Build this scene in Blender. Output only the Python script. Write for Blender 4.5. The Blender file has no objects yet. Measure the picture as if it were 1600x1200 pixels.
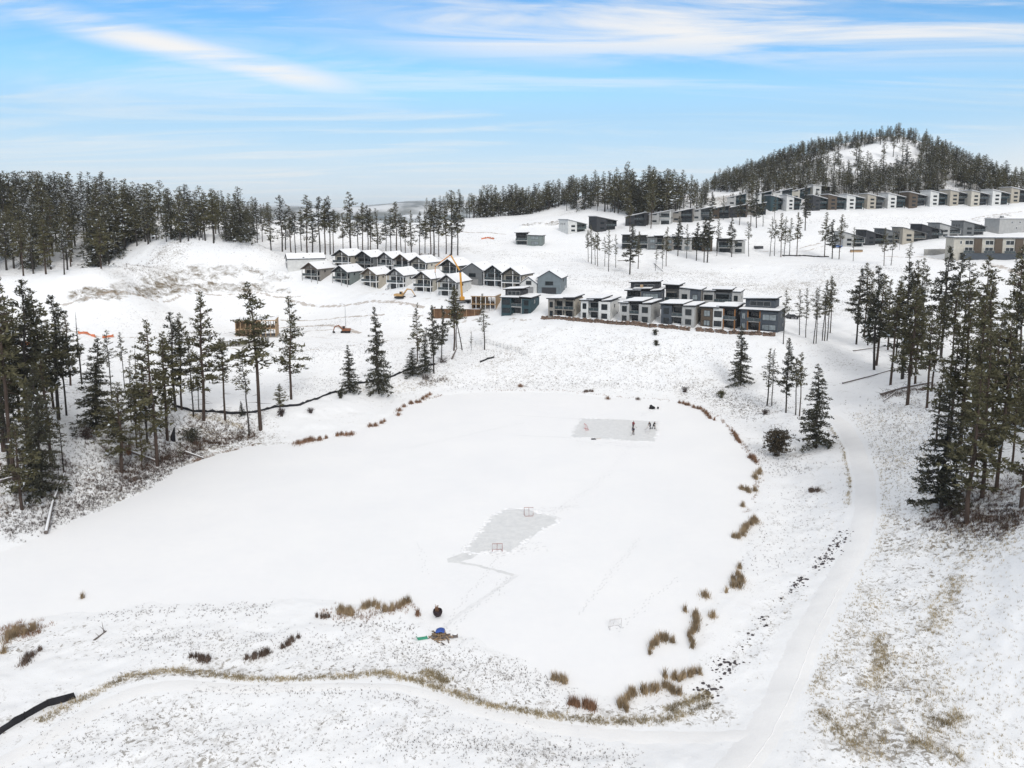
import bpy, math, random
import numpy as np
from mathutils import Vector, Matrix

# ------------------------------------------------------------------ camera, sky, sun
R = math.radians
rng = random.Random(7)
S = bpy.context.scene
COL = S.collection
F, CX, CY, TH, CAMH = 1200.0, 800.0, 499.0, R(7.8), 48.0   # focal length in px of the 1600 px wide photograph

cam = bpy.data.cameras.new("camera")
cam.sensor_width = 36; cam.sensor_fit = 'HORIZONTAL'
cam.lens = F * 36 / 1600
cam.shift_y = -101 / 1600
cam.clip_start = 0.5; cam.clip_end = 40000
co = bpy.data.objects.new("camera", cam); COL.objects.link(co)
co.location = (0, 0, CAMH); co.rotation_euler = (R(90) - TH, 0, 0)
S.camera = co

SUN_EL, SUN_AZ = R(34), R(168)      # azimuth from +Y clockwise (towards +X): behind the camera, to the right
S.view_settings.view_transform = 'Standard'; S.view_settings.look = 'None'
S.view_settings.gamma = 1; S.view_settings.exposure = 0.29

W = bpy.data.worlds.new("World"); S.world = W; W.use_nodes = True
nt = W.node_tree; N = nt.nodes; L = nt.links
bg = N["Background"]; bg.inputs[1].default_value = 0.1
def nd(t, **k):
    n = N.new(t)
    for a, b in k.items(): setattr(n, a, b)
    return n
def math_n(op, a, b=None, clamp=False):
    n = nd('ShaderNodeMath', operation=op, use_clamp=clamp)
    for i, s in enumerate((a, b)):
        if s is None: continue
        if isinstance(s, (int, float)): n.inputs[i].default_value = s
        else: L.new(s, n.inputs[i])
    return n.outputs[0]
def mapr(v, a, b, c=0.0, d=1.0):
    n = nd('ShaderNodeMapRange', interpolation_type='SMOOTHSTEP')
    L.new(v, n.inputs[0])
    for i, x in enumerate((a, b, c, d)): n.inputs[1 + i].default_value = x
    return n.outputs[0]
def mixc(f, a, b):
    n = nd('ShaderNodeMix', data_type='RGBA')
    if isinstance(f, (int, float)): n.inputs[0].default_value = f
    else: L.new(f, n.inputs[0])
    for i, s in ((6, a), (7, b)):
        if isinstance(s, tuple): n.inputs[i].default_value = (*s, 1)
        else: L.new(s, n.inputs[i])
    return n.outputs[2]
sky = nd('ShaderNodeTexSky', sky_type='NISHITA'); sky.sun_disc = False
sky.sun_elevation = SUN_EL; sky.sun_rotation = SUN_AZ
sky.altitude = 400; sky.air_density = 1.0; sky.dust_density = 0.2; sky.ozone_density = 2.0
tc = nd('ShaderNodeTexCoord'); sp = nd('ShaderNodeSeparateXYZ'); L.new(tc.outputs['Generated'], sp.inputs[0])
dx, dy, dz = sp.outputs
den = math_n('MAXIMUM', math_n('ADD', dz, 0.06), 0.03)
cu = math_n('DIVIDE', dx, den); cv = math_n('DIVIDE', dy, den)      # cloud-layer plane
cb = nd('ShaderNodeCombineXYZ'); L.new(cu, cb.inputs[0]); L.new(cv, cb.inputs[1])
def noise(vec, scale, detail, rough=.55, dist=0.0, mp=None):
    if mp:
        m = nd('ShaderNodeMapping'); L.new(vec, m.inputs[0])
        m.inputs['Scale'].default_value = mp[0]; m.inputs['Rotation'].default_value = mp[1]; m.inputs['Location'].default_value = mp[2]
        vec = m.outputs[0]
    n = nd('ShaderNodeTexNoise'); L.new(vec, n.inputs['Vector'])
    n.inputs['Scale'].default_value = scale; n.inputs['Detail'].default_value = detail
    n.inputs['Roughness'].default_value = rough; n.inputs['Distortion'].default_value = dist
    return n.outputs['Fac']
nA = noise(cb.outputs[0], 0.80, 10, .60, 1.0, ((.55, 1.7, 1), (0, 0, R(-38)), (3.1, 1.7, 0)))
nB = noise(cb.outputs[0], 0.65, 9, .62, 1.2, ((.5, 1.8, 1), (0, 0, R(25)), (9.3, 4.2, 0)))
az = math_n('DIVIDE', dx, math_n('MAXIMUM', dy, 0.05))
# a bank of bright cirrus climbs towards the right, wisps to the left, thin veil low down
tilt = math_n('ADD', dz, math_n('MULTIPLY', az, 0.04))
bank = mapr(tilt, .165, .225)
right = mapr(az, -.36, .0)
wis = math_n('SUBTRACT', dz, math_n('MULTIPLY', az, -.148))
wisp = math_n('MULTIPLY', mapr(wis, .100, .124), mapr(wis, .150, .126))
wisp = math_n('MULTIPLY', wisp, mapr(az, -.12, -.30))
m1 = math_n('MULTIPLY', mapr(nA, .37, .62), math_n('MULTIPLY', bank, right))
m2 = math_n('MULTIPLY', mapr(math_n('MULTIPLY', math_n('ADD', nA, nB), .5), .36, .58), wisp)
rim = math_n('MULTIPLY', mapr(math_n('MULTIPLY', az, -1), .5, .66), mapr(dz, .17, .205))
m3 = math_n('MULTIPLY', mapr(nB, .42, .7), .45)
over = mapr(dz, .31, .5)                                    # broken high overcast overhead
m4 = math_n('MULTIPLY', mapr(az, .45, .75), math_n('MULTIPLY', mapr(dz, .12, .03), .75))
cl = math_n('MAXIMUM', math_n('MAXIMUM', m1, m2), math_n('MAXIMUM', m3, math_n('MAXIMUM', over, m4)))
veil1 = mapr(dz, .185, .115, .03, .88); veil2 = mapr(dz, .125, .02, 0, .95)
hs = nd('ShaderNodeHueSaturation'); L.new(sky.outputs[0], hs.inputs['Color'])
hs.inputs['Saturation'].default_value = 1.34; hs.inputs['Value'].default_value = 1.25; hs.inputs['Hue'].default_value = .499
skc = mixc(veil1, hs.outputs[0], (3.5, 5.75, 7.9)); skc = mixc(veil2, skc, (5.9, 6.9, 7.7))
skc = mixc(math_n('MULTIPLY', cl, .93), skc, (8.0, 7.8, 7.55))
L.new(skc, bg.inputs[0])

sl = bpy.data.lights.new("sun", 'SUN'); sl.energy = 1.45; sl.angle = R(16); sl.color = (1, .96, .9)
so = bpy.data.objects.new("sun", sl); COL.objects.link(so)
so.rotation_euler = Vector((math.sin(SUN_AZ) * math.cos(SUN_EL), math.cos(SUN_AZ) * math.cos(SUN_EL), math.sin(SUN_EL))).to_track_quat('Z', 'Y').to_euler()

# ------------------------------------------------------------------ helpers
ct, st = math.cos(TH), math.sin(TH)
def ray(px, py):
    """direction scaled so that its forward (Y) component is 1"""
    v = (CY - py) / F
    y = ct + v * st
    return ((px - CX) / F / y, (-st + v * ct) / y)
def z_at(py, Y): return CAMH + Y * ray(800, py)[1]
def pt(px, py, Y=None, z=None):
    a, b = ray(px, py)
    if Y is None: Y = (z - CAMH) / b
    return (a * Y, Y, CAMH + b * Y)

def _hash(i, j, s):
    h = (i * 374761393 + j * 668265263 + s * 974711) & 0x7fffffff
    h = (h ^ (h >> 13)) * 1274126177 & 0x7fffffff
    return ((h ^ (h >> 16)) & 0xffff) / 65535.0
def vnoise(x, y, s=0):
    x = np.asarray(x, float); y = np.asarray(y, float)
    i = np.floor(x).astype(np.int64); j = np.floor(y).astype(np.int64)
    u = x - i; v = y - j; u = u * u * (3 - 2 * u); v = v * v * (3 - 2 * v)
    a = _hash(i, j, s) * (1 - u) + _hash(i + 1, j, s) * u
    b = _hash(i, j + 1, s) * (1 - u) + _hash(i + 1, j + 1, s) * u
    return (a * (1 - v) + b * v) * 2 - 1
def fbm(x, y, o=4, s=0):
    t = 0; a = 1
    for k in range(o): t = t + a * vnoise(x * 2 ** k, y * 2 ** k, s + k); a *= .5
    return t
def sstep(a, b, x):
    t = np.clip((x - a) / (b - a), 0, 1); return t * t * (3 - 2 * t)
def seg_dist(x, y, P, closed=False):
    d = np.full(np.shape(x), 1e9)
    n = len(P)
    for k in range(n if closed else n - 1):
        ax, ay = P[k][:2]; bx, by = P[(k + 1) % n][:2]
        ex, ey = bx - ax, by - ay
        t = np.clip(((x - ax) * ex + (y - ay) * ey) / (ex * ex + ey * ey + 1e-9), 0, 1)
        d = np.minimum(d, (x - ax - t * ex) ** 2 + (y - ay - t * ey) ** 2)
    return np.sqrt(d)
def inside(x, y, P):
    c = np.zeros(np.shape(x), bool); n = len(P)
    for k in range(n):
        ax, ay = P[k][:2]; bx, by = P[(k + 1) % n][:2]
        if ay == by: continue
        c ^= ((ay > y) != (by > y)) & (x < (bx - ax) * (y - ay) / (by - ay) + ax)
    return c

# ---- materials
def newmat(name):
    m = bpy.data.materials.new(name); m.use_nodes = True
    return m, m.node_tree.nodes, m.node_tree.links, m.node_tree.nodes["Principled BSDF"]
_M = {}
def mat(name, col, rough=.8, var=.18, scale=2.0, metal=0.0, spec=.3, bump=0.0, stretch=(1, 1, 1)):
    if name in _M: return _M[name]
    m, n, l, b = newmat(name)
    t = n.new('ShaderNodeTexCoord'); mp = n.new('ShaderNodeMapping'); mp.inputs['Scale'].default_value = stretch
    z = n.new('ShaderNodeTexNoise'); z.inputs['Scale'].default_value = scale; z.inputs['Detail'].default_value = 4
    l.new(t.outputs['Object'], mp.inputs[0]); l.new(mp.outputs[0], z.inputs['Vector'])
    x = n.new('ShaderNodeMix'); x.data_type = 'RGBA'
    r = n.new('ShaderNodeMapRange'); r.inputs[1].default_value = .3; r.inputs[2].default_value = .7
    l.new(z.outputs['Fac'], r.inputs[0]); l.new(r.outputs[0], x.inputs[0])
    x.inputs[6].default_value = (*[c * (1 - var) for c in col], 1)
    x.inputs[7].default_value = (*[min(1, c * (1 + var)) for c in col], 1)
    l.new(x.outputs[2], b.inputs['Base Color'])
    b.inputs['Roughness'].default_value = rough; b.inputs['Metallic'].default_value = metal
    b.inputs['Specular IOR Level'].default_value = spec
    if bump:
        bm = n.new('ShaderNodeBump'); bm.inputs['Strength'].default_value = bump
        l.new(z.outputs['Fac'], bm.inputs['Height']); l.new(bm.outputs[0], b.inputs['Normal'])
    _M[name] = m
    return m
def siding(name, col):
    """boards: fine horizontal courses inside one wall"""
    if name in _M: return _M[name]
    m, n, l, b = newmat(name)
    t = n.new('ShaderNodeTexCoord')
    w = n.new('ShaderNodeTexWave'); w.wave_type = 'BANDS'; w.bands_direction = 'Z'
    w.inputs['Scale'].default_value = 1.6; w.inputs['Distortion'].default_value = .1
    z = n.new('ShaderNodeTexNoise'); z.inputs['Scale'].default_value = .7; z.inputs['Detail'].default_value = 5
    l.new(t.outputs['Object'], w.inputs['Vector']); l.new(t.outputs['Object'], z.inputs['Vector'])
    a = n.new('ShaderNodeMath'); a.operation = 'MULTIPLY_ADD'; l.new(w.outputs['Fac'], a.inputs[0]); a.inputs[1].default_value = .35
    l.new(z.outputs['Fac'], a.inputs[2])
    r = n.new('ShaderNodeMapRange'); r.inputs[1].default_value = .35; r.inputs[2].default_value = .95
    l.new(a.outputs[0], r.inputs[0])
    x = n.new('ShaderNodeMix'); x.data_type = 'RGBA'; l.new(r.outputs[0], x.inputs[0])
    x.inputs[6].default_value = (*[c * .8 for c in col], 1); x.inputs[7].default_value = (*[min(1, c * 1.15) for c in col], 1)
    l.new(x.outputs[2], b.inputs['Base Color']); b.inputs['Roughness'].default_value = .75
    b.inputs['Specular IOR Level'].default_value = .25
    _M[name] = m
    return m

WHITE = siding('white siding', (0.594, 0.594, 0.576)); BEIGE = siding('beige siding', (0.380, 0.346, 0.289)); CREAM = siding('cream siding', (0.467, 0.440, 0.380))
TAUPE = siding('taupe siding', (0.233, 0.216, 0.194)); LGREY = siding('light grey siding', (0.362, 0.362, 0.354)); GREY = siding('grey siding', (0.144, 0.151, 0.155))
BLUEG = siding('blue grey siding', (0.158, 0.187, 0.202)); GREENG = siding('green grey siding', (0.173, 0.202, 0.194)); DARK = siding('charcoal siding', (0.040, 0.042, 0.047))
TEAL = siding('dark teal siding', (0.032, 0.061, 0.072)); BROWN = siding('brown siding', (0.094, 0.072, 0.054)); WOOD = siding('cedar cladding', (0.230, 0.108, 0.043))
SLATE = siding('slate siding', (0.065, 0.076, 0.090))
BLACKT = mat('black trim', (.02, .02, .022), .6); WTRIM = mat('white trim', (.72, .72, .72), .6, .06); GTRIM = mat('grey trim', (.25, .25, .25), .6)
CONC = mat('concrete', (.33, .32, .30), .9, .2, 1.2); TIMBER = mat('raw timber', (.36, .25, .15), .85, .25, 1.5, stretch=(1, 1, 4))
GLASS = mat('window glass', (.012, .018, .022), .14, .3, .8, spec=.5); GLASSL = mat('curtained glass', (.20, .23, .24), .12, .35, .9, spec=.7)
RAILG = mat('railing glass', (.035, .05, .055), .15, .2, 1, spec=.5); ROOFG = mat('grey metal roofing', (.13, .135, .14), .5, .15, 1, metal=.2)
SNOWR = mat('roof snow', (.84, .85, .87), .7, .04, 1.2, spec=.2, bump=.15)
BARKP = mat('pine bark', (.062, .043, .034), .95, .4, 1.4, stretch=(1, 1, .25), bump=.4); BARKD = mat('grey bark', (.040, .034, .031), .95, .4, 1.4, stretch=(1, 1, .25), bump=.4)
NEEDLE = mat('pine needles', (.086, .080, .044), .8, .45, .55, spec=.15); NEEDLED = mat('fir needles', (.054, .053, .036), .8, .45, .55, spec=.15)
NEEDLEY = mat('olive needles', (.10, .092, .046), .8, .4, .55, spec=.15)
FROST = mat('snow on needles', (.62, .65, .68), .8, .12, 1)
REED = mat('dry reeds', (.30, .225, .14), .9, .45, .8); REEDR = mat('russet reeds', (.225, .13, .08), .9, .4, .8); STRAW = mat('dry straw grass', (.36, .295, .185), .9, .45, .5)
TWIG = mat('bare twigs', (.065, .047, .042), .95, .45, .6); BRUSH = mat('brown brush', (.13, .095, .075), .95, .4, .6); UNDER = mat('brown undergrowth', (.095, .062, .045), .95, .45, .5); STONE = mat('dark stones', (.075, .065, .07), .9, .5, .8); ROCKM = mat('brown boulders', (.15, .105, .08), .95, .5, 1.2, bump=.5)
LOGM = mat('weathered log', (.14, .12, .11), .95, .35, 1.0); BLACKF = mat('black geotextile', (.016, .016, .02), .7, .4, .6)
ORANGE = mat('orange plastic mesh', (.62, .19, .09), .7, .3, .8); YELLOW = mat('yellow paint', (.62, .30, .04), .45, .15, .8, spec=.5); TANP = mat('tan machine paint', (.48, .30, .13), .5, .2, .9)
STEEL = mat('dark steel', (.06, .06, .065), .5, .3, 1, metal=.4); GALV = mat('galvanised steel', (.35, .36, .37), .5, .15, 1, metal=.6)
REDP = mat('red paint', (.45, .05, .04), .5, .15, 1); NETM = mat('white netting', (.62, .60, .60), .9, .1, 2); RUBBER = mat('rubber', (.02, .02, .02), .85)
BLUET = mat('blue tarp', (.03, .08, .32), .5, .3, .8); GREENP = mat('green plastic', (.04, .30, .18), .5, .2, .8)
RUST = mat('rusty formwork', (.12, .065, .035), .9, .4, .5)

# ---- objects
def put(name, data, parent=None, **props):
    o = bpy.data.objects.new(name, data); COL.objects.link(o)
    if parent: o.parent = parent
    for k, v in props.items():
        if v is not None: o[k] = v
    return o
def thing(name, label, cat, loc=(0, 0, 0), yaw=0.0, group=None):
    o = put(name, None, None, label=label, category=cat, group=group)
    o.location = loc; o.rotation_euler = (0, 0, yaw); o.empty_display_size = 1
    return o
class MB:
    def __init__(s): s.v = []; s.f = []; s.m = []
    def poly(s, pts, mi=0):
        b = len(s.v); s.v += [tuple(p) for p in pts]; s.f.append(tuple(range(b, b + len(pts)))); s.m.append(mi)
    def box(s, x0, x1, y0, y1, z0, z1, mi=0):
        b = len(s.v)
        s.v += [(x, y, z) for z in (z0, z1) for x, y in ((x0, y0), (x1, y0), (x1, y1), (x0, y1))]
        for q in ((3, 2, 1, 0), (4, 5, 6, 7), (0, 1, 5, 4), (1, 2, 6, 5), (2, 3, 7, 6), (3, 0, 4, 7)):
            s.f.append(tuple(b + i for i in q)); s.m.append(mi)
        return s
    def prism(s, P, y0, y1, mi=0):
        """polygon of (x, z), counter-clockwise seen from -Y, extruded along y"""
        b = len(s.v); n = len(P)
        s.v += [(x, y0, z) for x, z in P] + [(x, y1, z) for x, z in P]
        s.f.append(tuple(b + i for i in range(n))); s.f.append(tuple(b + n + i for i in reversed(range(n)))); s.m += [mi, mi]
        for i in range(n):
            j = (i + 1) % n
            s.f.append((b + i, b + n + i, b + n + j, b + j)); s.m.append(mi)
        return s
    def tube(s, pts, rad, n=6, mi=0, cap=True):
        pts = [Vector(p) for p in pts]
        if not isinstance(rad, (list, tuple)): rad = [rad] * len(pts)
        b = len(s.v)
        for k, p in enumerate(pts):
            d = (pts[min(k + 1, len(pts) - 1)] - pts[max(k - 1, 0)]).normalized()
            a = d.cross(Vector((0, 0, 1)) if abs(d.z) < .9 else Vector((1, 0, 0))).normalized(); c = d.cross(a)
            for q in range(n):
                t = 2 * math.pi * q / n
                s.v.append(tuple(p + (a * math.cos(t) + c * math.sin(t)) * rad[k]))
        for k in range(len(pts) - 1):
            for q in range(n):
                s.f.append((b + k * n + q, b + k * n + (q + 1) % n, b + (k + 1) * n + (q + 1) % n, b + (k + 1) * n + q)); s.m.append(mi)
        if cap:
            s.f.append(tuple(b + q for q in reversed(range(n)))); e = b + (len(pts) - 1) * n
            s.f.append(tuple(e + q for q in range(n))); s.m += [mi, mi]
        return s
    def lathe(s, prof, n=16, c=(0, 0, 0), mi=0):
        b = len(s.v)
        for r, z in prof:
            for q in range(n):
                t = 2 * math.pi * q / n; s.v.append((c[0] + r * math.cos(t), c[1] + r * math.sin(t), c[2] + z))
        for k in range(len(prof) - 1):
            for q in range(n):
                s.f.append((b + k * n + q, b + k * n + (q + 1) % n, b + (k + 1) * n + (q + 1) % n, b + (k + 1) * n + q)); s.m.append(mi)
        return s
    def blob(s, c, r, mi=0, rnd=rng, j=.25, n=7, m=5):
        b = len(s.v); rx, ry, rz = r if isinstance(r, tuple) else (r, r, r)
        for k in range(m + 1):
            p = math.pi * k / m
            for q in range(n):
                t = 2 * math.pi * q / n; w = 1 + rnd.uniform(-j, j) if 0 < k < m else 1
                s.v.append((c[0] + rx * w * math.sin(p) * math.cos(t), c[1] + ry * w * math.sin(p) * math.sin(t), c[2] + rz * w * math.cos(p)))
        for k in range(m):
            for q in range(n):
                s.f.append((b + k * n + q, b + (k + 1) * n + q, b + (k + 1) * n + (q + 1) % n, b + k * n + (q + 1) % n)); s.m.append(mi)
        return s
    def mesh(s, name, mats):
        me = bpy.data.meshes.new(name); me.from_pydata(s.v, [], s.f)
        for m in (mats if isinstance(mats, (list, tuple)) else [mats]): me.materials.append(m)
        if any(s.m): me.polygons.foreach_set('material_index', np.array(s.m, np.int32))
        me.update(); return me
    def obj(s, name, mats, parent=None, **p): return put(name, s.mesh(name, mats), parent, **p)
def fast_mesh(name, V, T, mats, mi=None, smooth=False):
    """triangles from numpy arrays"""
    me = bpy.data.meshes.new(name)
    V = np.asarray(V, np.float32); T = np.asarray(T, np.int32); k = T.shape[1]
    me.vertices.add(len(V)); me.vertices.foreach_set('co', V.ravel())
    me.loops.add(T.size); me.loops.foreach_set('vertex_index', T.ravel())
    me.polygons.add(len(T)); me.polygons.foreach_set('loop_start', np.arange(0, T.size, k, dtype=np.int32))
    me.polygons.foreach_set('loop_total', np.full(len(T), k, np.int32))
    for m in mats: me.materials.append(m)
    if mi is not None: me.polygons.foreach_set('material_index', np.asarray(mi, np.int32))
    if smooth: me.polygons.foreach_set('use_smooth', np.ones(len(T), bool))
    me.update(); me.validate(); return me
ORD = ['first', 'second', 'third', 'fourth', 'fifth', 'sixth', 'seventh', 'eighth', 'ninth', 'tenth', 'eleventh', 'twelfth', 'thirteenth', 'fourteenth', 'fifteenth', 'sixteenth', 'seventeenth', 'eighteenth', 'nineteenth', 'twentieth'] + ['twenty-' + w for w in ['first', 'second', 'third', 'fourth', 'fifth', 'sixth', 'seventh', 'eighth', 'ninth']] + ['thirtieth']
HAZE = True
# ------------------------------------------------------------------ terrain
POND_PX = [(0,862),(60,840),(110,815),(170,795),(230,765),(270,738),(300,722),(345,708),(390,697),(470,691),(545,679),(600,655),(640,632),(690,618),(770,612),(870,613),(960,622),(1040,628),(1090,636),(1130,660),(1163,700),(1183,733),(1178,770),(1160,810),(1158,850),(1148,885),(1128,930),(1092,965),(1062,1005),(1066,1042),(1030,1082),(965,1098),(920,1090),(870,1068),(820,1042),(760,1012),(700,990),(662,948),(600,938),(540,944),(440,938),(330,938),(150,955),(0,974),(-220,990),(-480,930),(-300,880)]
POND = [pt(a, b, z=0)[:2] for a, b in POND_PX]
CP = []
def cy(*L):
    for px, py, Y in L: CP.append(pt(px, py, Y=Y))
def cz(*L):
    for px, py, z in L: CP.append(pt(px, py, z=z))
for p in POND[::2]: CP.append((p[0], p[1], 0.0))
# near shore, dam and right-hand slope
cz((0,1200,2.5),(400,1200,2.3),(800,1200,2),(1200,1200,2.2),(1600,1200,5),(-300,1200,3),(1900,1200,8),
   (0,1090,1.6),(400,1062,1.2),(800,1085,1.0),(1100,1110,1.0),(1300,1000,2.2),(1450,1000,4),(1600,1000,6.5),(1900,1000,12),
   (1250,860,1.6),(1300,860,2.3),(1400,860,4),(1600,860,9),(1250,720,2),(1340,720,3),(1450,700,7),(1600,700,15),(1900,720,24),
   (1300,650,3.4),(1400,620,8),(1600,600,20),(1230,640,3),
   (0,800,3),(0,700,8.5),(100,745,4.5),(200,660,7),(100,600,10.5),(300,650,5),(400,645,3.5),(-250,700,10),(-250,560,15),(0,560,11.5),
   (600,545,6),(600,600,2.2),(500,600,3),(400,590,4),(330,570,6),(700,560,4.5),
   (870,497,13),(1050,512,13),(1200,521,13),(870,556,5),(1050,568,5),(1050,602,1.6),(870,590,1.6),(1160,590,3.5),
   (1000,482,14),(1130,482,14),(800,497,12),(760,500,10.5),(1250,530,12.5))
# building bench on the left
cz((250,540,8),(400,528,7),(545,515,7.5),(420,470,10.5),(250,480,11),(100,490,13),(0,480,16),(625,465,12),(560,480,10),(700,500,9.5))
# gabled houses
cz((480,440,18),(575,450,17.5),(697,463,16.5),(530,416,24),(650,426,23),(735,440,20),(800,450,19),(860,460,18))
# slope above the houses
cy((900,440,320),(900,405,392),(1000,430,330),(1100,430,330),(1000,405,380),(826,384,425),(760,400,400),(700,400,390),(600,393,400),(500,392,400),(430,390,400),
   (980,390,400),(1140,396,390),(900,363,455),(1000,353,470),(1090,346,480),(1190,337,485),(850,345,500),(750,355,500),
   (500,352,490),(600,352,500),(660,362,500),(420,350,470),(1230,400,375),(1250,360,430))
# upper right
cy((1240,329,490),(1400,325,490),(1590,321,480),(1350,385,400),(1450,380,395),(1520,376,390),(1550,402,345),(1650,400,330),(1590,365,420),(1400,355,440),
   (1330,405,360),(1250,440,320),(1350,430,310),(1450,440,290),(1600,440,290),(1250,480,285),(1300,540,230),(1400,510,235),(1550,490,240),(1700,480,240),(1400,560,205))
# wooded hill
cy((1405,213,650),(1300,240,640),(1200,278,630),(1120,305,610),(1500,245,640),(1600,290,610),(1750,330,600),(1250,300,540),(1400,292,540),(1550,292,530),(1400,255,590),(1300,275,585))
# middle ridge
cy((700,345,560),(780,338,580),(850,330,590),(930,300,600),(1000,305,600),(1060,305,590),(940,330,540),(880,336,560))
# left hill and its forest
cy((0,432,285),(100,432,285),(160,424,290),(200,395,320),(270,380,350),(340,377,360),(395,378,365),(430,400,372),(300,456,322),(400,456,335),(180,460,325),(300,428,337),(400,420,350),
   (0,350,420),(150,345,440),(300,345,445),(-300,420,300),(-300,350,430),(400,352,450))
for X, Y, z in ((-700,500,40),(-700,900,0),(-300,800,20),(0,850,10),(300,950,20),(500,950,30),(800,700,50),(800,400,55),(700,150,40),(-600,200,25),(-500,0,10),(0,-50,6),(500,0,25),(0,1200,-25),(700,1300,-25),(-700,1300,-25),(0,700,24),(-150,640,30),(60,-200,8)):
    CP.append((X, Y, z))
CP = np.array(CP)
def _u(r2): return np.where(r2 > 0, r2 * np.log(r2 + 1e-12), 0)
SC = 100.0
_P = CP[:, :2] / SC; n_ = len(_P)
_K = _u(((_P[:, None] - _P[None]) ** 2).sum(-1)) + np.eye(n_) * 0.02
_A = np.zeros((n_ + 3, n_ + 3)); _A[:n_, :n_] = _K; _A[:n_, n_] = 1; _A[:n_, n_ + 1:] = _P; _A[n_, :n_] = 1; _A[n_ + 1:, :n_] = _P.T
_w = np.linalg.solve(_A, np.concatenate([CP[:, 2], np.zeros(3)]))
GX0, GY0, GS, GNX, GNY = -760.0, -240.0, 3.0, 541, 521
_gx = GX0 + GS * np.arange(GNX); _gy = GY0 + GS * np.arange(GNY)
G = np.empty((GNY, GNX))
for j in range(GNY):
    q = np.stack([_gx, np.full(GNX, _gy[j])], 1) / SC
    r2 = ((q[:, None] - _P[None]) ** 2).sum(-1)
    G[j] = _u(r2) @ _w[:n_] + _w[n_] + q @ _w[n_ + 1:]
def g_base(x, y):
    fx = np.clip((x - GX0) / GS, 0, GNX - 1.001); fy = np.clip((y - GY0) / GS, 0, GNY - 1.001)
    i = fx.astype(int); j = fy.astype(int); u = fx - i; v = fy - j
    return (G[j, i] * (1 - u) + G[j, i + 1] * u) * (1 - v) + (G[j + 1, i] * (1 - u) + G[j + 1, i + 1] * u) * v
PATH_PX = [(1120,1240),(1190,1150),(1225,1080),(1262,990),(1300,920),(1335,860),(1352,800),(1352,750),(1338,700),(1318,665),(1298,650)]
BAND_PX = [(1235,1130),(1170,1150),(1080,1152),(960,1150),(850,1134),(760,1116),(690,1092),(620,1072),(500,1074),(380,1078),(270,1070),(210,1078),(130,1120),(60,1165),(-40,1215)]
PATH = None; BAND = None
def height(x, y, fine=True):
    x = np.asarray(x, float); y = np.asarray(y, float)
    b = g_base(x, y)
    sd = seg_dist(x, y, POND, True); sd = np.where(inside(x, y, POND), -sd, sd)
    sd = sd + 0.9 * vnoise(x * .22, y * .22, 5) + .45 * vnoise(x * .8, y * .8, 6)
    k = sstep(0, 16, sd)
    ins = sstep(0, 3, -sd)
    n = 0.9 * fbm(x * .03, y * .03, 3, 11) * sstep(10, 60, sd)
    if fine:
        n = n + (.16 * fbm(x * .35, y * .35, 3, 21)) * sstep(0, 8, sd)
        rk = ROCKF(x, y)
        n = n + rk * (1.3 * np.abs(fbm(x * .16, y * .2, 3, 31)) + .5 * fbm(x * .7, y * .7, 2, 41))
        if PATH is not None:
            dp = np.minimum(seg_dist(x, y, PATH), seg_dist(x, y, BAND) + .8); n = n * sstep(2.0, 5.0, dp)
    hgt = .03 + .22 * sstep(0, 2.5, sd) + k * np.maximum(b, .25) + n
    hgt = np.where(sd < 0, -.6 * ins, hgt)
    r = np.hypot(x, y)
    far = -28 + 10 * fbm(x * .002, y * .002, 3, 51)
    t = sstep(820, 1250, r)
    return hgt * (1 - t) + far * t
def ROCKF(x, y): return 0.0
_Ys = np.concatenate([np.arange(30, 320, 1.0), np.arange(320, 1000, 2.0)])
def ground(px, py, fine=False):
    """where the line of sight through a photo pixel meets the terrain"""
    a, b = ray(px, py)
    d = CAMH + b * _Ys - np.maximum(height(a * _Ys, _Ys, fine), 0)
    k = np.argmax(d <= 0)
    if d[k] > 0: k = int(np.argmin(d)); Y = _Ys[k]
    elif k == 0: Y = _Ys[0]
    else: Y = _Ys[k - 1] + (_Ys[k] - _Ys[k - 1]) * d[k - 1] / (d[k - 1] - d[k])
    return Vector((a * Y, Y, CAMH + b * Y))
def gz(x, y): return float(np.maximum(height(np.array([x]), np.array([y])), 0)[0])
def line(pts, step=None):
    return [tuple(ground(a, b))[:2] for a, b in pts]
_p = line(PATH_PX); _q = line(BAND_PX); PATH, BAND = _p, _q
ROCKS_PX = [([(120,464),(180,460),(250,452),(330,448),(420,450)], 6, .9), ([(235,440),(300,428),(380,425),(440,435)], 9, .75), ([(395,378),(425,395)], 5, .6), ([(400,452),(450,455)], 4, .8),
            ([(820,352),(870,350),(880,345)], 8, .8), ([(720,352),(780,358)], 5, .5), ([(1530,345),(1570,338)], 8, .7), ([(1310,255),(1380,258),(1430,240)], 10, .35), ([(1250,285),(1330,292),(1450,290)], 16, .5), ([(1120,300),(1180,290)], 14, .5),
            ([(270,680),(330,690),(360,680)], 5, .55), ([(150,690),(180,725)], 4, .5), ([(920,455),(990,460)], 6, .5), ([(630,375),(720,380)], 6, .3)]
ROCKL = [(line(p), w, s) for p, w, s in ROCKS_PX]
def ROCKF(x, y):
    r = 0
    for P, w, s in ROCKL: r = np.maximum(r, s * sstep(w, w * .25, seg_dist(x, y, P)))
    return r
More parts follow.
